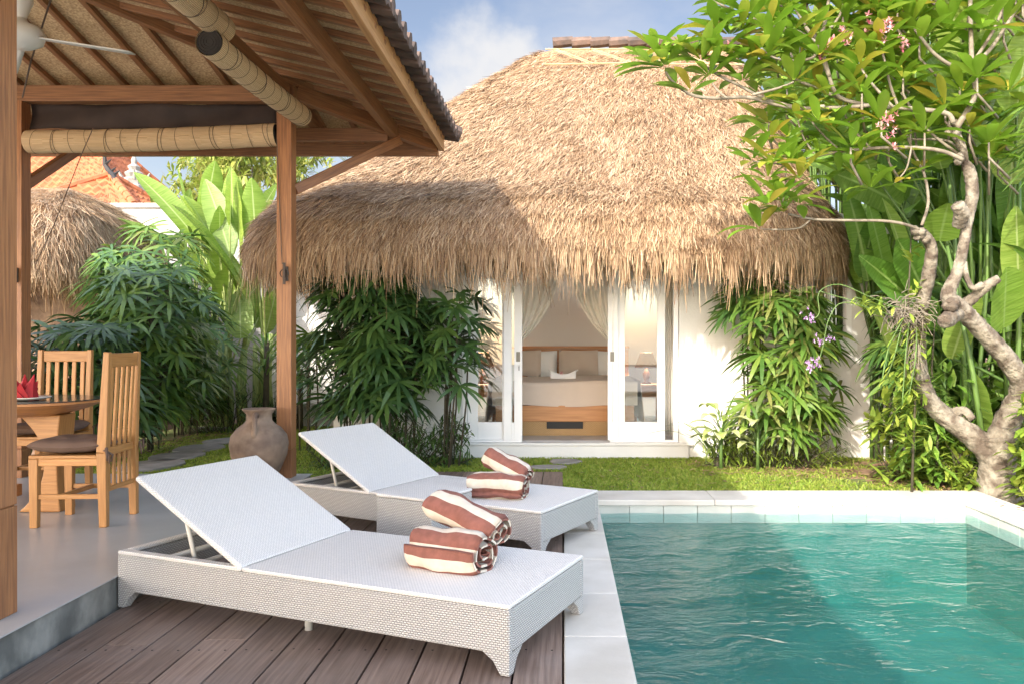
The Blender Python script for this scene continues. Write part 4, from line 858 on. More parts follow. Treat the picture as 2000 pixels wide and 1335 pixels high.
# ---- loungers ----
def lounger(lb, loc, rz, Lh=2.14, W=.8, bx=1.35, bl=.76, ang=29, H=.28):
    t = thing('sun_lounger', lb, 'sun lounger', loc, rz, 'white rattan sun loungers')
    Bd = lambda m, n_, mt='rattan', bv=.01: m.build(n_, M[mt], t, bevel=bv, local=True, boxuv=True, seg=3)
    e = .036; zb = .085
    for y0 in (-e, -W):
        m = MB(); m.bb((0, y0, zb), (Lh, y0 + e, H - .02)); Bd(m, 'side_panel')
    for x0 in (.0, Lh - e):
        m = MB(); m.bb((x0 + .001, -W + e + .001, zb + .002), (x0 + e - .001, -e - .001, H - .022)); Bd(m, 'end_panel')
    for (cx, cy, sx, sy) in ((0, 0, 1, -1), (0, -W, 1, 1), (Lh, 0, -1, -1), (Lh, -W, -1, 1)):
        m = MB(); n_ = []
        lv = ((zb + .004, .125), (zb - .03, .075), (0.003, .042))
        for z, s_ in lv: n_.append(m.add([(cx + sx * .002, cy + sy * .002, z), (cx + sx * s_, cy + sy * .002, z), (cx + sx * s_, cy + sy * min(s_, .06), z), (cx + sx * min(s_, .06), cy + sy * min(s_, .06), z), (cx + sx * min(s_, .06), cy + sy * s_, z), (cx + sx * .002, cy + sy * s_, z)]))
        for a, b in zip(n_, n_[1:]):
            for k in range(6):
                q = (a + k, a + (k + 1) % 6, b + (k + 1) % 6, b + k); m.face(q if sx * sy < 0 else q[::-1])
        m.face([n_[-1] + k for k in range(6)] if sx * sy < 0 else [n_[-1] + k for k in range(6)][::-1]); Bd(m, 'leg', bv=.004)
    m = MB(); m.bb((0.0, -W, H - .019), (bx, 0, H)); Bd(m, 'seat', 'rattan_top', .012)
    for y0, y1 in ((-.05, 0), (-W, -W + .05)):
        m = MB(); m.bb((bx + .002, y0, H - .019), (Lh, y1, H - .001)); Bd(m, 'top_rim', 'rattan_top', .012)
    m = MB(); m.bb((Lh - .05, -W + .051, H - .019), (Lh, -.051, H - .001)); Bd(m, 'top_rim', 'rattan_top', .01)
    # backrest built flat in its own mesh then tilted
    ca, sa = math.cos(R(ang)), math.sin(R(ang)); m = MB(); x0, z0 = bx + .015, H - .02
    def q(l, y, h): return (x0 + l * ca - h * sa, y, z0 + l * sa + h * ca)
    m.box8([q(0, -W + .004, 0), q(bl, -W + .004, 0), q(bl, -.004, 0), q(0, -.004, 0), q(0, -W + .004, .028), q(bl, -W + .004, .028), q(bl, -.004, .028), q(0, -.004, .028)])
    Bd(m, 'backrest', 'rattan_top', .012)
    tb = M['tubewhite']
    for pts, r in ((((bx + .38, -.10, H - .05), q(.5, -.10, -.012)), .011), (((bx + .38, -W + .10, H - .05), q(.5, -W + .10, -.012)), .011), (((bx + .38, -W + .08, H - .05), (bx + .38, -.08, H - .05)), .011), ((q(.5, -W + .08, -.012), q(.5, -.08, -.012)), .012),
                   (((bx + .55, -W + .03, H - .035), (bx + .55, -.03, H - .035)), .013), (((bx, -W + .14, .13), (Lh - .04, -W + .14, .13)), .014), (((bx, -.14, .13), (Lh - .04, -.14, .13)), .014), (((bx + .2, -W + .03, .15), (bx + .2, -.03, .15)), .014)):
        m = MB(); m.tube(pts, r, 10); m.build('support_bar', tb, t, smooth=True, local=True)
    m = MB(); m.tube([(1.07, -.12, 0), (1.07, -.12, .2)], .018, 10); m.tube([(1.07, -W + .12, 0), (1.07, -W + .12, .2)], .018, 10); m.build('middle_leg', tb, t, smooth=True, local=True)
    return t
M['tubewhite'] = pm('cream_metal_tube', (.62, .60, .54), rough=.4)
lounger('white rattan sun lounger in the foreground on the timber deck', (-.208, 3.067, 0.002), math.atan2(.383, -.924))
lounger('white rattan sun lounger farther back, beside the clay jar', (-.1325, 4.776, 0.002), math.atan2(.47, -.883))
t = thing('side_table', 'white rattan cube side table between the two sun loungers', 'side table', (-1.14, 4.83, .002), math.atan2(-.466, .885))
m = MB(); m.bb((0, 0, .06), (.42, .42, .358)); m.build('table_body', M['rattan'], t, bevel=.01, local=True, boxuv=True)
m = MB(); m.bb((-.002, -.002, .359), (.422, .422, .38)); m.build('tabletop', M['rattan_top'], t, bevel=.01, local=True, boxuv=True)
for x in (.02, .4):
    for y in (.02, .4): m = MB(); m.beam((x, y, 0), (x, y, .059), .04, .04); m.build('leg', M['rattan'], t, local=True, bevel=.003)
# ---- towels ----
def towel(lb, c, ax, ry, rz_, L, roll=0.0, ph=0.0, turns=3.6, seed=1, grp='striped towel rolls'):
    g = random.Random(seed); c = Vector(c); ax = Vector(ax).normalized(); sd = ax.cross(Z).normalized(); up = sd.cross(ax); m = MB()
    # spiral centreline in normalised radius
    th_ = .013; NT = 150; pts = []; L_ = 0; prv = None
    for i in range(NT + 1):
        a = i / NT * turns * 2 * math.pi; r = .10 + .90 * (i / NT) ** .9 * (1 + .0)
        r = r - .0; w_ = 1 + .06 * math.sin(2 * a + 1 + seed) + .045 * math.sin(3.3 * a + seed)
        flat = 1.0
        x = math.cos(a + roll) * r * ry * w_; z = math.sin(a + roll) * r * rz_ * w_
        if z < -rz_ * .82: z = -rz_ * .82 - (z + rz_ * .82) * .1
        p = (x, z)
        if prv: L_ += math.hypot(p[0] - prv[0], p[1] - prv[1])
        prv = p; pts.append((x, z, L_, a))
    NS = 14; half = .016
    nr = []
    for i in range(NT + 1):
        a, b = pts[max(i - 1, 0)], pts[min(i + 1, NT)]; dx, dz = b[0] - a[0], b[1] - a[1]; l = math.hypot(dx, dz) + 1e-9; nr.append((dz / l, -dx / l))
    stripe = lambda s: 0 if ((s + ph) % .10) < .052 else 1
    rows = []
    for j in range(NS + 1):
        q = j / NS * 2 - 1; er = []
        for i in range(NT + 1):
            x, z, s, a = pts[i]; bulge = 1 - .05 * q ** 4; ext = L / 2 * (1 + .02 * math.sin(a * .9 + seed) + .012 * math.sin(a * 2.3)) - .03 * (i / NT) ** 6 * (0)
            k = 1 if abs(q) < .93 else .35
            wob = .006 * math.sin(q * 4 + a * 2 + seed) + .003 * math.sin(q * 9 + a * 3.7)
            cc = c + ax * (q * ext) + sd * (x * bulge) + up * (z * bulge)
            n2 = sd * nr[i][0] + up * nr[i][1]
            er.append((cc + n2 * (half * k + wob), cc - n2 * (half * k - wob)))
        rows.append((m.add([e[0] for e in er]), m.add([e[1] for e in er])))
    for j in range(NS):
        for i in range(NT):
            m.m = stripe(pts[i][2])
            for s_ in (0, 1):
                a, b = rows[j][s_], rows[j + 1][s_]; f = (a + i, a + i + 1, b + i + 1, b + i); m.face(f if s_ else f[::-1])
    for i in range(NT):
        m.m = stripe(pts[i][2])
        for j in (0, NS): a, b = rows[j]; f = (a + i, a + i + 1, b + i + 1, b + i); m.face(f if j else f[::-1])
    m.m = 0
    for j in range(NS): m.face((rows[j][0] + NT, rows[j][1] + NT, rows[j + 1][1] + NT, rows[j + 1][0] + NT))
    o = m.build('rolled_towel', [M['rust'], M['cream']], smooth=True); return props(o, lb, 'towel', grp)
TOWEL_A = [
 ('brown and cream striped towel roll lying under the other on the foreground lounger', (-.51, 3.60, .362), (.90, -.43, -.0), .115, .096, .37, 2.2, .02, 2.7, 1),
 ('brown and cream striped towel roll resting aslant on top, foreground lounger', (-.455, 3.72, .478), (.80, -.50, -.24), .095, .074, .40, 1.2, .05, 2.5, 2),
 ('striped towel roll lying under the other on the rear lounger', (-.43, 5.22, .358), (.96, -.25, 0), .10, .088, .38, 2.0, .03, 2.6, 3),
 ('striped towel roll leaning on top of the other on the rear lounger', (-.375, 5.33, .465), (.78, -.45, -.34), .08, .066, .34, .8, .06, 2.4, 4)]
for a in TOWEL_A: towel(a[0], a[1], a[2], a[3], a[4], a[5], a[6], a[7], a[8], a[9])
# ---- clay jar ----
jc = V3(-2.46, 6.42, .159); t = thing('clay_jar', 'big round brown clay jar with two loop handles beside the corner post', 'jar', jc)
m = MB(); m.lathe([(.001, .0), (.10, .0), (.115, .02), (.17, .12), (.215, .23), (.228, .32), (.215, .39), (.17, .45), (.12, .485), (.10, .51), (.098, .56), (.125, .595), (.132, .605), (.12, .605), (.09, .56), (.088, .50), (.001, .44)], jc, 48); m.build('jar_body', M['clay'], t, smooth=True)
for a in (R(-80), R(100)):
    d = V3(math.cos(a), math.sin(a), 0); m = MB(); m.tube([jc + d * r + Z * z for r, z in ((.095, .555), (.135, .57), (.165, .545), (.178, .50), (.18, .44), (.195, .385))], [.02, .021, .02, .02, .021, .024], 10); m.build('handle', M['clay'], t, smooth=True)
# ================= PLANTS =================
def ortho(d, ref=Z):
    s = d.cross(ref)
    if s.length < 1e-3: s = d.cross(Vector((1, 0, 0)))
    return s.normalized()
def blade(m, p, d, L, W, droop=.3, n=3, side=None, fold=0, prof=None, wave=0, tip=.06):
    p = Vector(p); d = d.normalized(); sd = side if side is not None else ortho(d); idx = []
    for i in range(n + 1):
        t = i / n; w_ = W / 2 * (prof(t) if prof else max(tip, math.sin(math.pi * (.07 + .93 * t)) ** .7))
        up = sd.cross(d)
        wa = wave * math.sin(i * 2.1 + p.x * 50) if wave else 0
        if fold: idx.append(m.add([p - sd * w_ + up * (fold * w_ + wa), p, p + sd * w_ + up * (fold * w_ - wa)]))
        else: idx.append(m.add([p - sd * w_, p + sd * w_]))
        if i < n: d = (d - Z * (droop / n) * (1 + t)).normalized(); p = p + d * (L / n)
    for i in range(n):
        a, b = idx[i], idx[i + 1]; u0, u1 = i / n * L, (i + 1) / n * L
        if fold:
            m.face((a, a + 1, b + 1, b), [(u0, -W / 2), (u0, 0), (u1, 0), (u1, -W / 2)]); m.face((a + 1, a + 2, b + 2, b + 1), [(u0, 0), (u0, W / 2), (u1, W / 2), (u1, 0)])
        else: m.face((a, a + 1, b + 1, b), [(u0, 0), (u0, W), (u1, W), (u1, 0)])
    return p
def fan(m, g, p, d, L, W, nl=8, spread=1.25, droop=.55):
    o_ = Vector((d.x, d.y, 0)); o_ = o_.normalized() if o_.length > .05 else Vector((0, -1, 0))
    up = (o_ * .62 + Z * .72 + Vector((g.uniform(-.25, .25), g.uniform(-.25, .25), 0))).normalized(); d = (o_ - up * o_.dot(up)).normalized(); s = d.cross(up).normalized()
    for k in range(nl):
        a = (k / (nl - 1) * 2 - 1) * spread + g.uniform(-.06, .06)
        dd = d * math.cos(a) + s * math.sin(a) + up * g.uniform(.12, .38); l = L * (1 - .18 * abs(a / spread)) * g.uniform(.85, 1.1)
        sd = (dd.cross(up) + up * g.uniform(-.3, .3)).normalized()
        blade(m, p, dd, l, W * g.uniform(.8, 1.2), droop * g.uniform(.7, 1.4), 4, side=sd, tip=.13)
def lady_palm(lb, x, y, h, rx, ry, nf, seed, z0=0.0, mat='palm', L=.42, W=.045, low=.15, group='lady palm clumps', cat='palm', lean=(0, 0), nst=7):
    g = random.Random(seed); t = thing('lady_palm', lb, cat, (x, y, 0), group=group)
    st = MB(); lf = MB(); hs = []
    for k in range(nst):
        a = g.uniform(0, 6.28); r = g.uniform(0, .5); sx, sy = x + rx * r * math.cos(a), y + ry * r * math.sin(a); hh = h * g.uniform(.6, .97)
        ex, ey = sx + (sx - x) * .3 + lean[0] * hh, sy + (sy - y) * .3 + lean[1] * hh
        st.tube([(sx, sy, -.05), ((sx + ex) / 2 + g.uniform(-.04, .04), (sy + ey) / 2, hh * .5), (ex, ey, hh)], [.011, .010, .009], 6); hs.append((sx, sy, ex, ey, hh))
    nf = int(nf * 1.05)
    for k in range(nf):
        a = g.uniform(0, 6.28); zz = g.uniform(low, 1) ** .9; rr = (1 - abs(zz * 1.75 - .95) ** 3 * .8) * g.uniform(.45, 1.0); rr = max(.15, min(1, rr))
        if g.random() < .3: a = -math.pi / 2 + g.gauss(0, .8)
        p = Vector((x + lean[0] * h * zz + rx * rr * math.cos(a), y + lean[1] * h * zz + ry * rr * math.sin(a), z0 + zz * h))
        out = Vector((math.cos(a), math.sin(a), g.uniform(-.25, .55) + (zz - .5) * .9))
        sx, sy, ex, ey, hh = g.choice(hs); q = min(1, max(.05, (zz * h - .15) / hh)); root = Vector((sx + (ex - sx) * q, sy + (ey - sy) * q, min(hh, zz * h - .02)))
        mid = root.lerp(p, .55) + Z * .06; st.tube([root, mid, p], [.005, .004, .003], 4, cap=False)
        fan(lf, g, p, out, L * g.uniform(.7, 1.15), W, g.choice((8, 9, 10)), 2.15, .5)
    lf.build('foliage', M[mat], t, smooth=False); st.build('stem', M['cane'], t, smooth=True); return t
for a in [
 ('dark lady palm clump in the deep shade under the thatched hut eave', -5.9, 7.9, 1.5, .7, .6, 80, 1),
 ('lady palm clump behind the dining chairs, in front of the hedge', -5.25, 8.7, 1.6, .75, .6, 95, 2),
 ('tall full lady palm clump in the middle of the left hedge', -4.95, 9.5, 2.2, .75, .65, 120, 3),
 ('sun topped lady palm clump next to the banana plants', -5.45, 10.4, 2.55, .8, .7, 110, 4),
 ('low lady palm clump at the far end of the left hedge by the stone path', -5.35, 11.2, 1.95, .7, .5, 80, 5)]:
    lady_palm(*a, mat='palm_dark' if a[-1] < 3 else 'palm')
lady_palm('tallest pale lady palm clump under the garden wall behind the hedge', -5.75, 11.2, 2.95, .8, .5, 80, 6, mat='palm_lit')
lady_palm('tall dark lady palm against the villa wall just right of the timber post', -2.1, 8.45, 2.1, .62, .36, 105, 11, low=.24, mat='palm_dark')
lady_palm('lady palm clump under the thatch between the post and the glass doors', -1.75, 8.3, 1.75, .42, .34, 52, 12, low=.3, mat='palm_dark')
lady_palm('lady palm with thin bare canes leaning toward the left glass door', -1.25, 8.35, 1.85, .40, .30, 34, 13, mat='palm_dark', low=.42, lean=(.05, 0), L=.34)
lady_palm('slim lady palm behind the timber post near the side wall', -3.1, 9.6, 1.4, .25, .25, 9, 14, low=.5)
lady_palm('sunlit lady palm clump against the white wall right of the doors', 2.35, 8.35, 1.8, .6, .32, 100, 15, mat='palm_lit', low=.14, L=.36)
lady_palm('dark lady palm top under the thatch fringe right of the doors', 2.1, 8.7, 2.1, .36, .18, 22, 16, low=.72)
lady_palm('lady palm clump behind the left trunk of the frangipani tree', 3.72, 8.25, 1.9, .5, .4, 90, 17, low=.3)
# fan palm poking in at the right edge
t = thing('fan_palm', 'stiff fan palm fronds poking in at the right edge above the trunk', 'palm', (4.6, 6.6, 0))
lf = MB(); g = random.Random(77); st = MB(); st.tube([(4.75, 6.7, 0), (4.72, 6.7, 1.6), (4.6, 6.6, 3.1)], [.05, .045, .03], 8)
for (px, py) in ((2030, 190), (2050, 235), (2040, 265), (2080, 150), (2060, 300)):
    p = P(px, py, 6.6); st.tube([(4.6, 6.6, 3.0), p], [.012, .008], 5)
    fan(lf, g, p, V3(-1, -.3, g.uniform(-.3, .4)), .55, .03, 12, 1.1, .35)
lf.build('foliage', M['palm'], t); st.build('stem', M['cane'], t, smooth=True)

def bprof(t): return max(.05, min(1, (t + .02) * 5) ** .5 * (1 - max(0, (t - .55) / .47) ** 2.2))
def paddle(mb_l, mb_s, g, root, p, d, L, W, droop=.6, stalk=.018, n=10):
    root = Vector(root); p = Vector(p); mid = root.lerp(p, .6) + (p - root).cross(Z).normalized() * 0 + Z * .03
    mb_s.tube([root, mid, p], [stalk, stalk * .8, stalk * .55], 6, cap=False)
    d = d.normalized(); sd = ortho(d); tw = g.uniform(-1.0, 1.0); sd = Matrix.Rotation(tw, 3, d) @ sd
    # midrib and torn halves
    blade(mb_l, p, d, L, W, droop, n, side=sd, fold=g.uniform(.1, .45), prof=bprof, wave=.008)
def clump(name, lb, cat, x, y, specs, seed, mat, group=None, nbase=5, br=.22, stalkmat=None, pseudo=True):
    g = random.Random(seed); t = thing(name, lb, cat, (x, y, 0), group=group); lf = MB(); st = MB(); bases = []
    for k in range(nbase):
        a = g.uniform(0, 6.28); bx, by = x + br * math.cos(a) * g.uniform(.2, 1), y + br * .6 * math.sin(a); hh = g.uniform(.8, 1.5)
        bases.append(Vector((bx, by, hh)))
        if pseudo: st.tube([(bx, by, -.05), (bx + g.uniform(-.05, .05), by, hh * .5), (bx, by, hh)], [.06, .05, .032], 8)
        else: st.tube([(bx, by, -.05), (bx, by, hh)], [.022, .018], 6)
    for (p, d, L, W, dr) in specs:
        r = min(bases, key=lambda b: abs(b.x - p[0]) + g.uniform(0, .4))
        paddle(lf, st, g, r, p, Vector(d), L, W, dr)
    lf.build('foliage', M[mat], t, smooth=True); st.build('stem', M[stalkmat or ('stalk_pale' if name == 'banana_plant' else 'stalk')], t, smooth=True); return t
# banana plants at left, backlit
def bspec(lst, Y, seed):
    g = random.Random(seed); out = []
    for (x0, y0, x1, y1, W) in lst:
        a, b = P(x0, y0, Y + g.uniform(-.4, .4)), P(x1, y1, Y + g.uniform(-.6, .6)); b.y = a.y + g.uniform(-.35, .2)
        out.append((a, b - a, (b - a).length * .98, W, g.uniform(.05, .35)))
    return out
clump('banana_plant', 'tall pale banana plant with leaves rising above the left hedge', 'banana plant', -5.9, 12.6, bspec([(395, 480, 305, 335, .36), (420, 560, 350, 450, .4), (400, 430, 420, 310, .34), (360, 450, 330, 350, .3), (400, 500, 345, 360, .4), (385, 520, 360, 330, .34), (410, 480, 395, 345, .36), (380, 540, 310, 420, .4), (420, 520, 372, 380, .34)], 12.6, 21), 21, 'banana', 'banana plants at the garden wall')
clump('banana_plant', 'broad leaved banana plant in the middle of the banana group', 'banana plant', -5.2, 12.2, bspec([(440, 620, 425, 500, .46), (450, 440, 440, 318, .36), (480, 470, 500, 330, .34), (430, 500, 395, 380, .4), (500, 560, 520, 450, .36), (470, 660, 450, 560, .4), (415, 560, 380, 455, .44), (455, 470, 462, 330, .42), (450, 500, 425, 350, .38), (470, 560, 412, 425, .46), (455, 540, 400, 400, .42), (480, 590, 430, 470, .4), (440, 560, 395, 470, .34), (470, 520, 480, 360, .36), (430, 540, 440, 400, .34)], 12.2, 22), 22, 'banana', 'banana plants at the garden wall')
clump('banana_plant', 'banana plant beside the villa thatch at the left', 'banana plant', -4.75, 12.3, bspec([(500, 640, 490, 500, .42), (520, 650, 535, 560, .3), (500, 480, 512, 355, .36), (510, 520, 545, 400, .36), (490, 600, 455, 480, .36), (495, 560, 505, 420, .34), (505, 620, 520, 520, .28), (480, 640, 470, 540, .3)], 12.3, 23), 23, 'banana', 'banana plants at the garden wall', nbase=8, br=.3)
# pandanus like strap leaves
def strap(name, lb, cat, x, y, n, L, W, seed, mat, z=0.1, up=(.5, 1.4), z1=None, group=None, droop=.9):
    g = random.Random(seed); t = thing(name, lb, cat, (x, y, 0), group=group); lf = MB()
    for k in range(n):
        a = g.uniform(0, 6.28); d = Vector((math.cos(a), math.sin(a), g.uniform(*up)))
        zz = z if z1 is None else g.uniform(z, z1); blade(lf, (x + .06 * math.cos(a), y + .06 * math.sin(a), zz), d, L * g.uniform(.6, 1.1), W, droop * g.uniform(.5, 1.3), 6, fold=.25)
    lf.build('foliage', M[mat], t)
    st = MB(); st.tube([(x, y, -.05), (x + .02, y, max(.1, (z1 or z)))], [.05, .035], 7); st.build('stem', M['cane'], t, smooth=True); return t
strap('pandanus', 'spiky pandanus with arching strap leaves in front of the banana stems', 'pandanus', -4.35, 11.6, 60, .75, .035, 31, 'palm_lit', z=.6, z1=1.3)
strap('pandanus', 'small strap leaved plant against the white side wall behind the post', 'pandanus', -3.95, 11.9, 26, .55, .035, 32, 'palm_lit', z=.3, z1=.9)
# shrubs made of sprigs
def shrub(lb, x, y, rx, ry, h, n, seed, mat='shrub', L=.09, W=.02, cat='shrub', name='shrub', group='low leafy shrubs', per=9, z0=0.0, low=.05, droop=.4):
    g = random.Random(seed); t = thing(name, lb, cat, (x, y, 0), group=group); lf = MB(); st = MB()
    for k in range(n):
        a = g.uniform(0, 6.28); r = math.sqrt(g.random()); zz = g.uniform(low, 1) * (1 - .45 * r * r)
        p = Vector((x + rx * r * math.cos(a), y + ry * r * math.sin(a), z0 + h * zz)); d = Vector((math.cos(a) * r * .8, math.sin(a) * r * .8, g.uniform(.2, 1))).normalized()
        base = Vector((x + rx * .4 * r * math.cos(a), y + ry * .4 * r * math.sin(a), -.03)) if g.random() < .22 and name != 'creeper' else p - d * .22
        st.tube([base, p], [.006, .003], 4, cap=False)
        for j in range(per):
            q = p - d * (.2 * (1 - j / per)); b = g.uniform(0, 6.28); s = ortho(d); dd = (d * .6 + (s * math.cos(b) + s.cross(d) * math.sin(b))).normalized()
            blade(lf, q, dd, L * g.uniform(.7, 1.2), W, droop, 2, tip=.15)
    if name == 'creeper': st = MB(); st.tube([(x, y, -.03), (x + .03, y, h * .35), (x - .03, y, h * .7), (x, y, h)], [.012, .01, .008, .005], 6)
    lf.build('foliage', M[mat], t); st.build('stem', M['cane'], t, smooth=True); return t
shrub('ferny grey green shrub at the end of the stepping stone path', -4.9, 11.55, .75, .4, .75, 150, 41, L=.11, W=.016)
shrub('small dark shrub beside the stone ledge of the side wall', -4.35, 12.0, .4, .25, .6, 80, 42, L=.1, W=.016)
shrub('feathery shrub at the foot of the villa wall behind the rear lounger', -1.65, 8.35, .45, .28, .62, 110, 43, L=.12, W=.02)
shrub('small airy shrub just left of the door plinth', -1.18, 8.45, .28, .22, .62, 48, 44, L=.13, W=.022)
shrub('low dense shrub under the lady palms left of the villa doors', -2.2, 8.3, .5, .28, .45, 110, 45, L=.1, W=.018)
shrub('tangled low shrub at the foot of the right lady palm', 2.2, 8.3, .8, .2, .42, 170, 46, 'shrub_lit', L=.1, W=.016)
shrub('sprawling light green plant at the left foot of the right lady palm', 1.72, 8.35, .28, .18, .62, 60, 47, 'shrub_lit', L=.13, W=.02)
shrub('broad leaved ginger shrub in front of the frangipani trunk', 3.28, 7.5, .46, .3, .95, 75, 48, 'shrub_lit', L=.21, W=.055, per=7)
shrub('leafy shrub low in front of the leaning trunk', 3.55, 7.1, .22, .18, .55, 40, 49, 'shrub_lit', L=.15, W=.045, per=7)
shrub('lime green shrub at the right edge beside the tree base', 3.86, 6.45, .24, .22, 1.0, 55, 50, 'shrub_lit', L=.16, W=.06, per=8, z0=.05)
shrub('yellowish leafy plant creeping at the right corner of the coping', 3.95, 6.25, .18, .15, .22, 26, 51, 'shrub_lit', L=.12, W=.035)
shrub('deep green hedge mass behind the frangipani trunks', 4.3, 8.3, .8, .4, 2.0, 210, 52, 'shrub', L=.2, W=.055, per=8)
# variegated
g = random.Random(61)
for i, (x, y, lb) in enumerate(((1.62, 8.15, 'variegated dieffenbachia with cream leaves nearest the door step'), (1.98, 8.08, 'variegated dieffenbachia with cream leaves below the right lady palm'))):
    t = thing('dieffenbachia', lb, 'plant', (x, y, 0)); lf = MB(); st = MB(); st.tube([(x, y, -.04), (x, y, .42)], [.02, .016], 7)
    for k in range(16):
        a = g.uniform(0, 6.28); p = V3(x + .08 * math.cos(a), y + .08 * math.sin(a), g.uniform(.25, .62)); st.tube([(x, y, p.z - .12), p], [.006, .004], 4)
        blade(lf, p, V3(math.cos(a), math.sin(a), .7), .28, .10, .9, 5, fold=.3, prof=lambda t: max(.04, math.sin(math.pi * (.05 + .95 * t)) ** .8))
    lf.build('foliage', M['varieg'], t, smooth=True); st.build('stem', M['stalk'], t, smooth=True)
strap('strap_plant', 'thin arching strap leaves reaching in front of the door frame', 'plant', 1.6, 8.3, 16, .85, .026, 62, 'palm_lit', z=.1, up=(.9, 2.5), droop=1.3)
# heliconia wall at right
def hspec(cx, Y, zlo, zhi, sx, n, seed, L=(.7, 1.15), W=(.2, .3)):
    g = random.Random(seed); out = []; n = int(n * 1.7)
    for k in range(n):
        x = cx + g.uniform(-sx, sx); z = g.uniform(zlo, zhi); y = Y + g.uniform(-.45, .45); d = V3(g.uniform(-.75, .45), g.uniform(-.6, .2), g.uniform(.25, 1.5))
        out.append((V3(x, y, z), d, g.uniform(*L), g.uniform(*W), g.uniform(.3, 1.3)))
    return out
HG = 'heliconia clumps along the right side'
for lb, cx, Y, zlo, zhi, sx, n, sd_, mt in (
 ('heliconia clump nearest the villa roof edge, left of the trunks', 3.75, 8.7, 1.4, 3.6, .55, 26, 71, 'heli'),
 ('heliconia clump with dark leaves directly behind the forked trunk', 4.35, 8.3, 1.0, 3.6, .5, 30, 72, 'heli'),
 ('tall heliconia clump at the right edge of the garden', 5.0, 8.2, 1.0, 4.2, .55, 34, 73, 'heli'),
 ('highest bright heliconia clump filling the upper right corner', 4.5, 9.2, 3.0, 4.9, .8, 34, 74, 'banana'),
 ('bright heliconia clump leaning over the villa roof at right', 3.6, 9.6, 3.2, 4.7, .8, 28, 75, 'heli'),
 ('heliconia clump low at the right edge behind the lime shrub', 4.7, 7.4, .3, 2.2, .35, 20, 76, 'heli')):
    clump('heliconia', lb, 'heliconia', cx, Y, hspec(cx, Y, zlo, zhi, sx, n, sd_), sd_, mt, HG, nbase=14, br=.5, pseudo=False)
# large single leaves seen in the photograph
big = [(1960, 640, 1965, 530, .42, 6.9), (1835, 640, 1700, 500, .26, 7.6), (1895, 690, 1880, 780, .2, 7.6), (1835, 470, 1850, 400, .28, 7.2), (1880, 210, 1820, 110, .36, 7.0), (1930, 210, 1935, 60, .34, 7.3), (1780, 320, 1590, 230, .30, 7.8),
       (1760, 400, 1640, 330, .26, 7.9), (1735, 560, 1700, 400, .22, 8.1), (1960, 330, 1945, 150, .34, 7.6), (1985, 480, 1975, 300, .3, 7.5), (1930, 480, 1890, 330, .24, 7.9), (1800, 560, 1760, 470, .28, 7.4)]
g = random.Random(88); t = thing('heliconia', 'heliconia with broad bright single leaves closest around the frangipani trunk', 'heliconia', (4.05, 7.5, 0), group=HG); lf = MB(); st = MB()
for (x0, y0, x1, y1, W, Y) in big:
    a, b = P(x0, y0, Y), P(x1, y1, Y - .25); base = V3(4.1 + g.uniform(-.4, .5), 7.6 + g.uniform(-.2, .3), -.05)
    if y0 < 100 + y1 and (b - a).length < .1: continue
    st.tube([base, base.lerp(a, .5) + V3(.08, 0, .1), a], [.022, .018, .010], 6, cap=False)
    sd = (b - a).cross(V3(0, -1, 0)).normalized()
    sd = Matrix.Rotation(g.uniform(-.5, .5), 3, (b - a).normalized()) @ sd
    if y1 > y0: pass
    blade(lf, a, b - a, (b - a).length * 1.1, W * 1.15, .12, 12, side=sd, fold=.18, prof=bprof)
for (px0, px1, Y) in ((1850, 1935, 7.0), (1845, 1895, 7.3), (1960, 1965, 7.4), (1990, 1980, 7.2), (1925, 1940, 7.7), (1905, 1880, 7.8), (1950, 1950, 7.9)):
    b_, t_ = P(px1, 985 if Y < 7.1 else 950, Y), P(px0, 480 if Y < 7.1 else 250, Y); b_.z = -.05; st.tube([b_, b_.lerp(t_, .5) + V3(.03, 0, 0), t_], [.03, .024, .014], 7)
lf.build('foliage', M['heli'], t, smooth=True); st.build('stem', M['stalk'], t, smooth=True)
hl = []
g = random.Random(99)
for (x0, y0, x1, y1, W, Y) in ((1915, 300, 1960, 70, .34, 7.1), (1975, 360, 1990, 130, .36, 7.0), (1840, 330, 1790, 150, .34, 7.3), (1955, 90, 1930, -80, .36, 7.0), (1890, 120, 1840, -60, .34, 7.2), (1990, 560, 1985, 400, .3, 7.2), (1770, 520, 1730, 380, .28, 7.5), (1860, 700, 1900, 560, .26, 7.3), (1920, 860, 1905, 720, .26, 7.3), (1740, 690, 1700, 560, .24, 7.6), (1985, 230, 2010, 40, .36, 6.8), (1800, 60, 1760, -70, .34, 7.3), (1700, 330, 1640, 200, .3, 7.7), (1660, 120, 1600, 0, .32, 7.8)):
    a, b = P(x0, y0, Y), P(x1, y1, Y - .2); hl.append((a, b - a, (b - a).length, W, g.uniform(.1, .5)))
clump('heliconia', 'bright sunlit heliconia with upright leaves standing closest behind the forked trunk', 'heliconia', 4.25, 7.55, hl, 97, 'banana', HG, nbase=9, br=.35, pseudo=False)
shrub('dark glossy creeper wrapped around the fork of the frangipani tree', 3.35, 7.15, .4, .2, 1.5, 70, 56, 'heli', L=.17, W=.05, cat='creeper', name='creeper', group=None, per=6, low=.1)
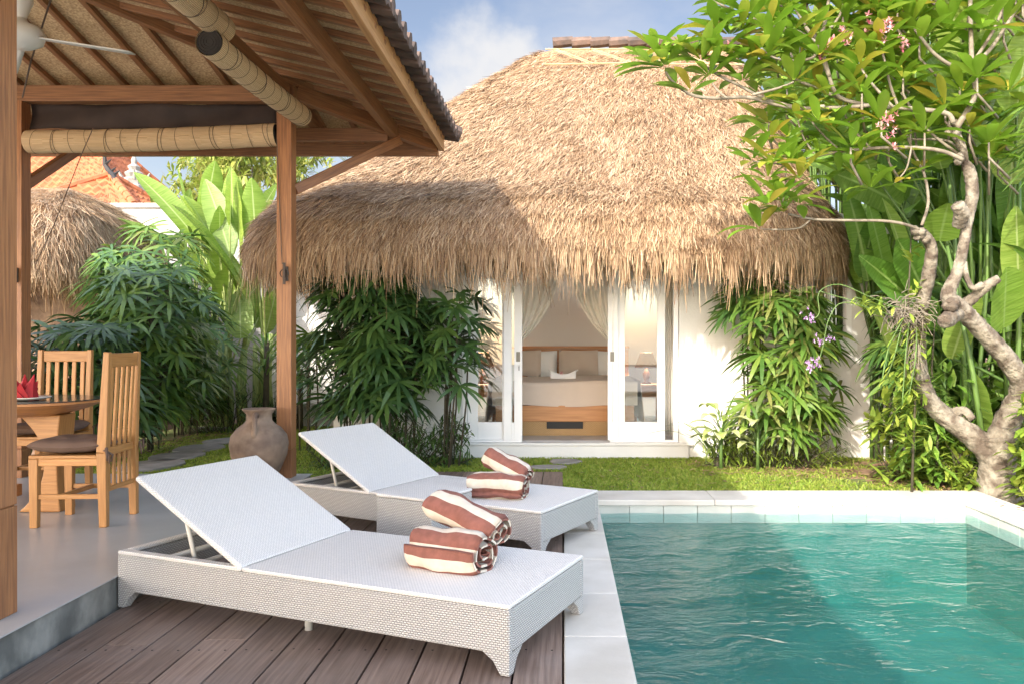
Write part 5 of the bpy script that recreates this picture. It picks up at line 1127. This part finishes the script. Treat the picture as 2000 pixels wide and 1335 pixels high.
# ---- distant tree behind banana plants ----
def crown_tree(lb, x, y, z, rx, rz, n, seed, mat, name='tree', L=.22, W=.06, trunk=True, lim=9, per=10):
    g = random.Random(seed); t = thing(name, lb, 'tree', (x, y, 0)); tr = MB(); lf = MB(); tr.tube([(x, y, -.1), (x + .1, y, z * .5), (x, y, z)], [.16, .12, .06], 8)
    ends = []
    for k in range(lim):
        a = g.uniform(0, 6.28); e = V3(x + rx * .8 * math.cos(a) * g.uniform(.5, 1), y + rx * .6 * math.sin(a), z + rz * g.uniform(-.4, .8)); s = V3(x, y, z * g.uniform(.5, .9)); tr.tube([s, s.lerp(e, .5) + Z * .15, e], [.05, .035, .015], 6); ends.append(e)
    for k in range(n):
        e = g.choice(ends); p = e + V3(g.gauss(0, rx * .22), g.gauss(0, rx * .22), g.gauss(0, rz * .22)); d = V3(g.uniform(-1, 1), g.uniform(-1, 1), g.uniform(-.3, 1)).normalized()
        for j in range(per):
            b = g.uniform(0, 6.28); s = ortho(d); dd = (d * .5 + s * math.cos(b) + s.cross(d) * math.sin(b)).normalized(); blade(lf, p + d * (.03 * j), dd, L * g.uniform(.7, 1.2), W, .6, 2)
    lf.build('crown', M[mat], t); tr.build('trunk', M['bark'], t, smooth=True)
crown_tree('light yellow green tree with fine leaves behind the banana plants', -6.7, 17, 4.5, 1.6, 1.1, 420, 91, 'treefar')
shrub('yellowing creeper with small leaves climbing the left frangipani trunk', 3.02, 6.88, .22, .14, 2.3, 60, 54, 'shrub_lit', L=.13, W=.04, cat='creeper', name='creeper', group=None, per=6, low=.25)
shrub('broad leaved plants massed in front of the heliconia stems', 4.3, 7.5, .4, .25, 1.5, 90, 55, 'heli', L=.34, W=.11, per=5)
crown_tree('leafy tree standing behind the villa roof at the right', 4.6, 12.6, 4.6, 1.9, 1.5, 420, 92, 'shrub_lit', L=.26, W=.1)
crown_tree('dense leafy tree rising at the far right corner behind the heliconias', 6.3, 10.6, 4.2, 1.7, 1.9, 520, 93, 'heli', L=.34, W=.12)
# ---- frangipani ----
fr = thing('frangipani_tree', 'gnarled frangipani tree with forked trunk, pink flowers and long bare branches', 'frangipani', (3.8, 6.9, 0))
def pl(lst, defY=6.8): 
    return [P(a[0], a[1], a[2] if len(a) > 2 else defY) for a in lst]
def smoothp(pts, rad, sub=4):
    out = []; ro = []; n = len(pts)
    for i in range(n - 1):
        p0, p1, p2, p3 = pts[max(i - 1, 0)], pts[i], pts[i + 1], pts[min(i + 2, n - 1)]
        for k in range(sub):
            t = k / sub; out.append(.5 * ((2 * p1) + (-p0 + p2) * t + (2 * p0 - 5 * p1 + 4 * p2 - p3) * t * t + (-p0 + 3 * p1 - 3 * p2 + p3) * t ** 3)); ro.append(rad[i] + (rad[i + 1] - rad[i]) * t)
    out.append(pts[-1]); ro.append(rad[-1]); return out, ro
tm = MB()
def limb(lst, rad, Y=6.8, n=12, wob=.09, mbx=None):
    p, r = smoothp(pl(lst, Y), rad, 5 if mbx else 8); n = n if mbx else 20; (mbx or tm).tube(p, r, n, wob=wob)
limb([(1950, 990, 6.9), (1948, 930, 6.9), (1945, 880, 6.9), (1940, 850, 6.9)], [.21, .15, .14, .13], n=18)
limb([(1945, 880, 6.9), (1968, 820, 6.87), (1992, 770, 6.8), (1990, 735, 6.75), (1950, 680, 6.7), (1905, 632, 6.65), (1872, 600, 6.6), (1858, 588, 6.6)], [.125, .105, .092, .085, .078, .072, .078, .065], n=14)
limb([(1868, 605, 6.6), (1852, 575, 6.6), (1868, 535, 6.6), (1880, 490, 6.6), (1890, 430, 6.6), (1899, 375, 6.6), (1893, 335, 6.6), (1885, 318, 6.6)], [.075, .062, .046, .042, .044, .05, .05, .035], n=12)
limb([(1880, 598, 6.62), (1905, 578, 6.58), (1930, 556, 6.5), (1952, 543, 6.45)], [.05, .042, .04, .03], wob=.12)
limb([(1884, 512, 6.6), (1888, 540, 6.55), (1900, 562, 6.5), (1918, 556, 6.5)], [.02, .02, .022, .03], wob=.1)
limb([(1868, 610, 6.6), (1852, 622, 6.5), (1842, 628, 6.45)], [.07, .065, .05], wob=.14)
limb([(1940, 890, 6.9), (1900, 850, 6.95), (1850, 815, 7.0), (1812, 775, 7.0), (1795, 720, 7.0), (1793, 655, 6.95), (1802, 590, 6.9), (1815, 530, 6.85), (1818, 480, 6.8), (1795, 450, 6.8)], [.12, .095, .085, .078, .07, .065, .058, .056, .048, .045], n=14)
limb([(1850, 815, 7.0), (1880, 800, 6.95), (1900, 818, 6.9)], [.05, .04, .03], wob=.14)
limb([(1872, 440, 6.58), (1878, 418, 6.5), (1870, 400, 6.45)], [.05, .06, .05], wob=.12)
for (px, py, Y, r) in ((1878, 310, 6.55, .055), (1862, 246, 6.5, .05), (1795, 450, 6.75, .06), (1860, 590, 6.5, .075), (1868, 262, 6.5, .045), (1800, 462, 6.75, .05)):
    for k in range(5):
        c = P(px, py, Y) + V3(rnd.uniform(-.04, .04), rnd.uniform(-.04, .04), rnd.uniform(-.04, .04)); tm.tube([c - V3(0, 0, r * .5), c, c + V3(rnd.uniform(-.02, .02), 0, r * .5)], [r * .4, r * .7, r * .35], 8, wob=.2)
limb([(1862, 250, 6.5), (1880, 290, 6.55), (1885, 320, 6.6)], [.035, .03, .03])
tm.build('trunk', M['bark'], fr, smooth=True)
tw = MB()
twigs = [
 ([(1868, 250), (1890, 215), (1905, 180), (1899, 130), (1896, 60), (1894, -60)], .026, .016, 6.45),
 ([(1899, 132), (1860, 128), (1825, 105), (1800, 75), (1780, 48)], .018, .011, 6.4),
 ([(1899, 130), (1935, 95), (1965, 50), (2010, -20)], .018, .012, 6.4), ([(1903, 118), (1940, 60), (1975, -20)], .016, .012, 6.5),
 ([(1862, 240), (1850, 222), (1800, 214), (1750, 210), (1700, 206), (1650, 195), (1600, 175), (1565, 160), (1520, 140)], .022, .011, 6.4),
 ([(1755, 210), (1740, 170), (1728, 120), (1720, 90)], .013, .008, 6.4), ([(1745, 210), (1700, 160), (1680, 130)], .013, .008, 6.3),
 ([(1610, 208), (1570, 212), (1520, 205), (1460, 190), (1400, 192), (1350, 185), (1315, 160), (1300, 140)], .018, .010, 6.3),
 ([(1570, 212), (1500, 195), (1440, 165), (1400, 145), (1355, 115)], .014, .009, 6.3), ([(1700, 206), (1640, 210), (1605, 210)], .015, .016, 6.35),
 ([(1470, 185), (1520, 172), (1550, 160)], .012, .008, 6.25), ([(1420, 192), (1400, 175), (1385, 150)], .01, .007, 6.25),
 ([(1620, 150, 6.3), (1598, 82), (1575, 55), (1548, 0), (1540, -40)], .018, .012, 6.3), ([(1598, 82), (1612, 40), (1622, -30)], .016, .012, 6.3), ([(1598, 84), (1550, 58), (1500, 55), (1462, 30)], .012, .008, 6.25),
 ([(1598, 84), (1588, 112), (1545, 118), (1510, 112), (1487, 95)], .013, .007, 6.2), ([(1598, 82), (1640, 30), (1655, -30)], .012, .009, 6.35), ([(1700, 206, 6.4), (1640, 190, 6.35), (1618, 145, 6.3), (1600, 85, 6.3)], .016, .016, 6.3),
 ([(1545, 65), (1480, 40), (1420, 15), (1370, -10)], .012, .007, 6.2),
 ([(1880, 312), (1840, 295), (1780, 288), (1700, 290), (1630, 298), (1585, 308), (1545, 318)], .018, .009, 6.45),
 ([(1878, 305), (1830, 270), (1800, 240), (1760, 180)], .013, .01, 6.6), ([(1880, 300), (1850, 275), (1780, 272)], .013, .01, 6.7),
 ([(1590, 300), (1570, 270), (1558, 235)], .009, .006, 6.35), ([(1640, 295), (1600, 255), (1580, 230)], .009, .006, 6.5),
 ([(1535, 322), (1534, 370), (1528, 395)], .007, .005, 6.35), ([(1535, 322), (1500, 318), (1470, 315)], .007, .005, 6.35),
 ([(1795, 448), (1765, 437), (1720, 431), (1650, 430), (1590, 428), (1540, 418)], .014, .010, 6.7), ([(1582, 430), (1560, 445), (1520, 448), (1485, 447)], .009, .006, 6.6),
 ([(1800, 440), (1813, 395), (1805, 340), (1785, 300), (1770, 260)], .014, .01, 6.7),
 ([(1700, 290), (1665, 250), (1645, 215)], .01, .007, 6.5), ([(1780, 288), (1770, 330), (1745, 360)], .008, .006, 6.4)]
for lst, r0, r1, Y in twigs:
    n = len(lst); limb(lst, [r0 + (r1 - r0) * i / (n - 1) for i in range(n)], Y, 7, .03, tw)
tw.build('branch', M['twig'], fr, smooth=True)
g = random.Random(5)
lf = MB()
fprof = lambda t: max(.05, math.sin(math.pi * min(1, .03 + .97 * t ** 1.25)) ** .75)
def cluster(px, py, Y, n, L=.24, ang=0.0, spread=1.0, up=.5):
    c = P(px, py, Y)
    for k in range(n):
        a = 2 * math.pi * (k + g.random() * .6) / n; d = V3(math.cos(a) * spread + ang, math.sin(a) * spread * .8 - .1, up + g.uniform(-.5, .6))
        blade(lf, c + d.normalized() * .03, d, 1.22 * L * g.uniform(.7, 1.15), .078 * g.uniform(.8, 1.2) * L / .24, g.uniform(.1, .6), 5, fold=.3, prof=fprof)
cl = [(1300, 132, 6.3, 12, .30, -.3), (1355, 112, 6.3, 9, .26, 0), (1350, 180, 6.25, 6, .26, -.2), (1282, 100, 6.3, 6, .22, 0), (1385, 150, 6.25, 8, .22, 0), (1462, 30, 6.25, 10, .28, -.3), (1487, 95, 6.2, 8, .22, -.2), (1450, 160, 6.3, 8, .26, 0), (1440, 120, 6.25, 8, .24, 0), (1400, 130, 6.25, 6, .22, 0),
      (1520, 140, 6.4, 8, .26, 0), (1550, 160, 6.25, 7, .24, 0), (1560, 110, 6.3, 8, .25, 0), (1540, 10, 6.3, 10, .26, 0), (1622, 0, 6.3, 10, .28, 0), (1655, 10, 6.35, 9, .28, 0), (1420, 15, 6.2, 7, .26, -.3), (1370, -5, 6.2, 8, .26, -.3), (1590, 60, 6.3, 7, .22, 0), (1720, 90, 6.4, 11, .26, 0), (1780, 48, 6.4, 11, .28, 0), (1680, 130, 6.3, 9, .26, 0), (1750, 140, 6.5, 8, .24, 0),
      (1660, 160, 6.4, 8, .26, 0), (1620, 190, 6.35, 8, .24, 0), (1580, 225, 6.5, 9, .24, 0), (1558, 235, 6.35, 8, .22, 0), (1645, 215, 6.5, 9, .24, 0), (1700, 230, 6.5, 8, .24, 0), (1760, 180, 6.6, 8, .24, 0), (1540, 318, 6.35, 8, .22, -.2), (1505, 270, 6.35, 6, .2, 0), (1470, 315, 6.35, 5, .24, -.4), (1528, 392, 6.35, 9, .24, 0), (1500, 350, 6.3, 6, .2, 0), (1525, 300, 6.4, 6, .2, 0),
      (1660, 330, 6.5, 8, .26, 0), (1700, 370, 6.5, 8, .26, 0), (1620, 260, 6.5, 9, .26, 0), (1720, 300, 6.6, 9, .26, 0), (1560, 400, 6.4, 7, .24, 0), (1800, 330, 6.8, 8, .26, 0), (1830, 250, 6.8, 8, .26, 0), (1700, 120, 6.5, 10, .29, 0), (1750, 10, 6.4, 10, .3, 0), (1800, 130, 6.6, 9, .28, 0), (1850, 60, 6.5, 10, .29, 0), (1920, 60, 6.4, 9, .29, 0), (1880, 180, 6.5, 7, .27, 0), (1650, 30, 6.4, 10, .29, 0), (1600, 120, 6.3, 9, .28, 0), (1500, 110, 6.2, 9, .27, 0), (1450, 60, 6.2, 8, .27, -.2), (1400, 60, 6.2, 7, .26, -.2), (1940, 300, 6.7, 9, .27, 0), (1970, 180, 6.6, 9, .27, 0), (1530, 415, 6.6, 8, .26, -.4), (1485, 447, 6.6, 6, .28, -.6), (1560, 320, 6.4, 7, .24, 0), (1600, 300, 6.5, 6, .24, 0), (1745, 360, 6.4, 7, .24, 0), (1770, 258, 6.7, 8, .24, 0), (1700, 30, 6.5, 10, .28, 0), (1820, 20, 6.6, 10, .28, 0), (1500, 200, 6.4, 5, .22, 0), (1610, 130, 6.4, 7, .24, 0), (1680, 300, 6.4, 6, .22, 0), (1640, 340, 6.6, 6, .24, 0), (1740, 40, 6.6, 9, .28, 0), (1850, -10, 6.5, 9, .28, 0), (1580, -10, 6.4, 9, .26, 0), (1500, -5, 6.3, 8, .26, 0)]
tws = []
for k in range(98):
    px, py = g.uniform(1500, 1960), g.uniform(-60, 330)
    if px < 1650 and py > 250: continue
    if k > 60: px, py = g.uniform(1700, 2020), g.uniform(-80, 260)
    Y = g.uniform(6.3, 7.4); cl.append((px, py, Y, g.choice((6, 7, 8, 9)), g.uniform(.22, .31), g.uniform(-.3, .2)))
    a = P(px, py, Y); tw2 = MB(); tws.append(tw2); tw2.tube([a + V3(g.uniform(-.05, .25), g.uniform(0, .2), -.28), a + V3(0, 0, -.12), a], [.012, .01, .008], 5)
for (px, py) in ((1330, 90), (1410, 105), (1425, 70), (1370, 120), (1480, 130), (1500, 60), (1520, 30), (1270, 125), (1550, 60), (1560, 200), (1600, 240), (1540, 270), (1560, 350), (1510, 320), (1500, 400), (1600, 110), (1650, 60)):
    cl.append((px, py, g.uniform(6.15, 6.5), 8, .25, g.uniform(-.3, .1)))
for tw2 in tws: tw2.build('side_twig', M['twig'], fr, smooth=True)
for c_ in cl: cluster(c_[0], c_[1], c_[2], c_[3], c_[4], c_[5])
lf.build('foliage', M['frangi'], fr, smooth=True)
def flowers(m, px, py, Y, n, r, sp, cup=.4):
    c = P(px, py, Y)
    for k in range(n):
        q = c + V3(g.gauss(0, sp), g.gauss(0, sp), g.gauss(0, sp)); ax = V3(g.uniform(-.7, .7), -1, g.uniform(-.3, .7)).normalized(); s = ortho(ax); u_ = s.cross(ax)
        for j in range(5):
            a = j * 2 * math.pi / 5 + k; d = s * math.cos(a) + u_ * math.sin(a) + ax * cup; blade(m, q, d, r, r * .62, .05, 2, tip=.3)
fm = MB()
for (px, py, n) in ((1612, 95, 10), (1652, 72, 9), (1730, 52, 9), (1705, 42, 5), (1765, 82, 5), (1730, 240, 8), (1738, 268, 4), (1625, 85, 5), (1424, 92, 4), (1740, 218, 3), (1398, 118, 4)): flowers(fm, px, py, 6.25, n, .035, .035)
fm.build('blossom', M['pink'], fr)
# orchid on the left trunk
oc = thing('orchid', 'orchid rooted on the left trunk with yellowing leaves and mauve flower sprays', 'orchid', (3.0, 6.75, 1.2))
lf = MB(); st = MB(); fm = MB(); rt = MB()
for k in range(170):
    p = P(1765 + g.gauss(0, 18), 610 + g.gauss(0, 16), 6.8); d = V3(g.gauss(0, 1), g.gauss(-.4, .5), g.gauss(-.2, .8)).normalized(); rt.tube([p, p + d * .08, p + d * .14 - Z * .03], .0035, 4, cap=False)
for k in range(26):
    p = P(1785 + g.gauss(0, 8), 660 + g.uniform(-10, 20), 6.78); rt.tube([p, p + V3(g.gauss(0, .02), 0, -.12), p + V3(g.gauss(0, .04), 0, -.26)], .003, 4, cap=False)
def spray(lst, Y=6.6, r=.004): p, rr = smoothp(pl(lst, Y), [r] * len(lst), 4); st.tube(p, rr, 5); return p
spray([(1750, 600), (1700, 580), (1640, 555), (1600, 570), (1600, 610), (1590, 622)]); spray([(1740, 615), (1650, 590), (1620, 620), (1610, 660), (1605, 668)]); spray([(1610, 665), (1600, 700), (1590, 712)]); spray([(1760, 600), (1680, 590), (1600, 568)], 6.65)
for lst in ([(1765, 620), (1735, 680), (1720, 760)], [(1775, 630), (1768, 700), (1762, 790)], [(1760, 640), (1745, 700), (1728, 740)], [(1720, 600), (1700, 590), (1670, 580)], [(1790, 640), (1788, 700), (1775, 770)]):
    p = spray(lst, 6.7, .006)
    for q in p:
        for s_ in (-1, 1): blade(lf, q, V3(s_, g.uniform(-.6, .2), g.uniform(-1, .3)), .09, .022, .4, 3, fold=.2)
for k in range(22):
    q = P(1710 + g.gauss(0, 28), 597 + g.gauss(0, 9), 6.65); blade(lf, q, V3(g.uniform(-1, .3), -.4, g.uniform(-.4, .6)), .13, .03, .5, 3, fold=.2)
for (px, py, n) in ((1585, 620, 9), (1600, 666, 10), (1620, 668, 4), (1592, 706, 15), (1582, 716, 10), (1573, 612, 5), (1655, 460 + 0, 0)): flowers(fm, px, py, 6.6, n, .02, .025)
lf.build('foliage', M['shrub_lit'], oc); st.build('stem', M['stalk'], oc, smooth=True); fm.build('blossom', M['mauve'], oc); rt.build('root', M['twig'], oc, smooth=True)
# young cut green pole leaning
# ---- dry litter ----
lt = MB()
for k in range(130):
    a = g.uniform(0, 6.28); blade(lt, (g.uniform(.1, 3.5), g.uniform(7.0, 8.6), g.uniform(.005, .02)) if k > 10 else (g.uniform(3.35, 3.6), g.uniform(5.2, 6.5), .009), V3(math.cos(a), math.sin(a), g.uniform(-.1, .3)), g.uniform(.03, .09), .022, .2, 2)
for k in range(900):
    x, y = (g.uniform(1.3, 3.7), g.uniform(7.7, 8.8)) if k < 330 else (g.uniform(2.9, 3.7), g.uniform(7.0, 7.9)) if k < 500 else (g.uniform(-5.3, -4.6), g.uniform(8.9, 11.5))
    a = g.uniform(0, 6.28); blade(lt, (x, y, .0 + g.uniform(0, .02)), V3(math.cos(a), math.sin(a), g.uniform(0, .3)), g.uniform(.05, .12), .03, .3, 2)
props(lt.build('leaf_litter', M['litter']), 'dry brown fallen leaves and mulch under the palms', 'leaf litter', kind='stuff')
# ---- small thatched hut at left ----
hut = thing('thatched_hut', 'small sunlit thatched hut at the far left behind the chairs', 'hut', (-8, 11.9, 0))
m = MB(); m.bb((-9.8, 11.0, -.1), (-6.5, 13.4, 2.4)); m.build('wall', M['clay'], hut)
thatch_roof(hut, -8.85, 2.42, 10.0, 13.8, .9, (-9, -7.4, 11.9), [(.1, 2.2), (.04, 2.18), (0, 2.25), (0, 2.36), (.03, 2.58), (.1, 2.80), (.3, 3.12), (.65, 3.4), (1, 3.6)], 9, 42000, 20000, vis=lambda x, y: (x > -9.2) & (y < 12.6), slen=(.2, .42))
# bare soil bed under the right plants
mb = MB(); n = 40
c = [(2.6 + 1.45 * math.cos(a) * (1 + .12 * math.sin(3 * a)), 8.35 + .62 * math.sin(a) * (1 + .15 * math.sin(4 * a + 1))) for a in [2 * math.pi * k / n for k in range(n)]]
mb.poly([(x, y, -.02) for x, y in c], .012, (0, 0, 1)); mb.poly([(3.35 + .5 * math.cos(a), 7.4 + .44 * math.sin(a) * (1 + .2 * math.sin(3 * a)), -.021) for a in [2 * math.pi * k / 30 for k in range(30)]], .011, (0, 0, 1))
struct(mb, 'soil_bed', M['soil'])
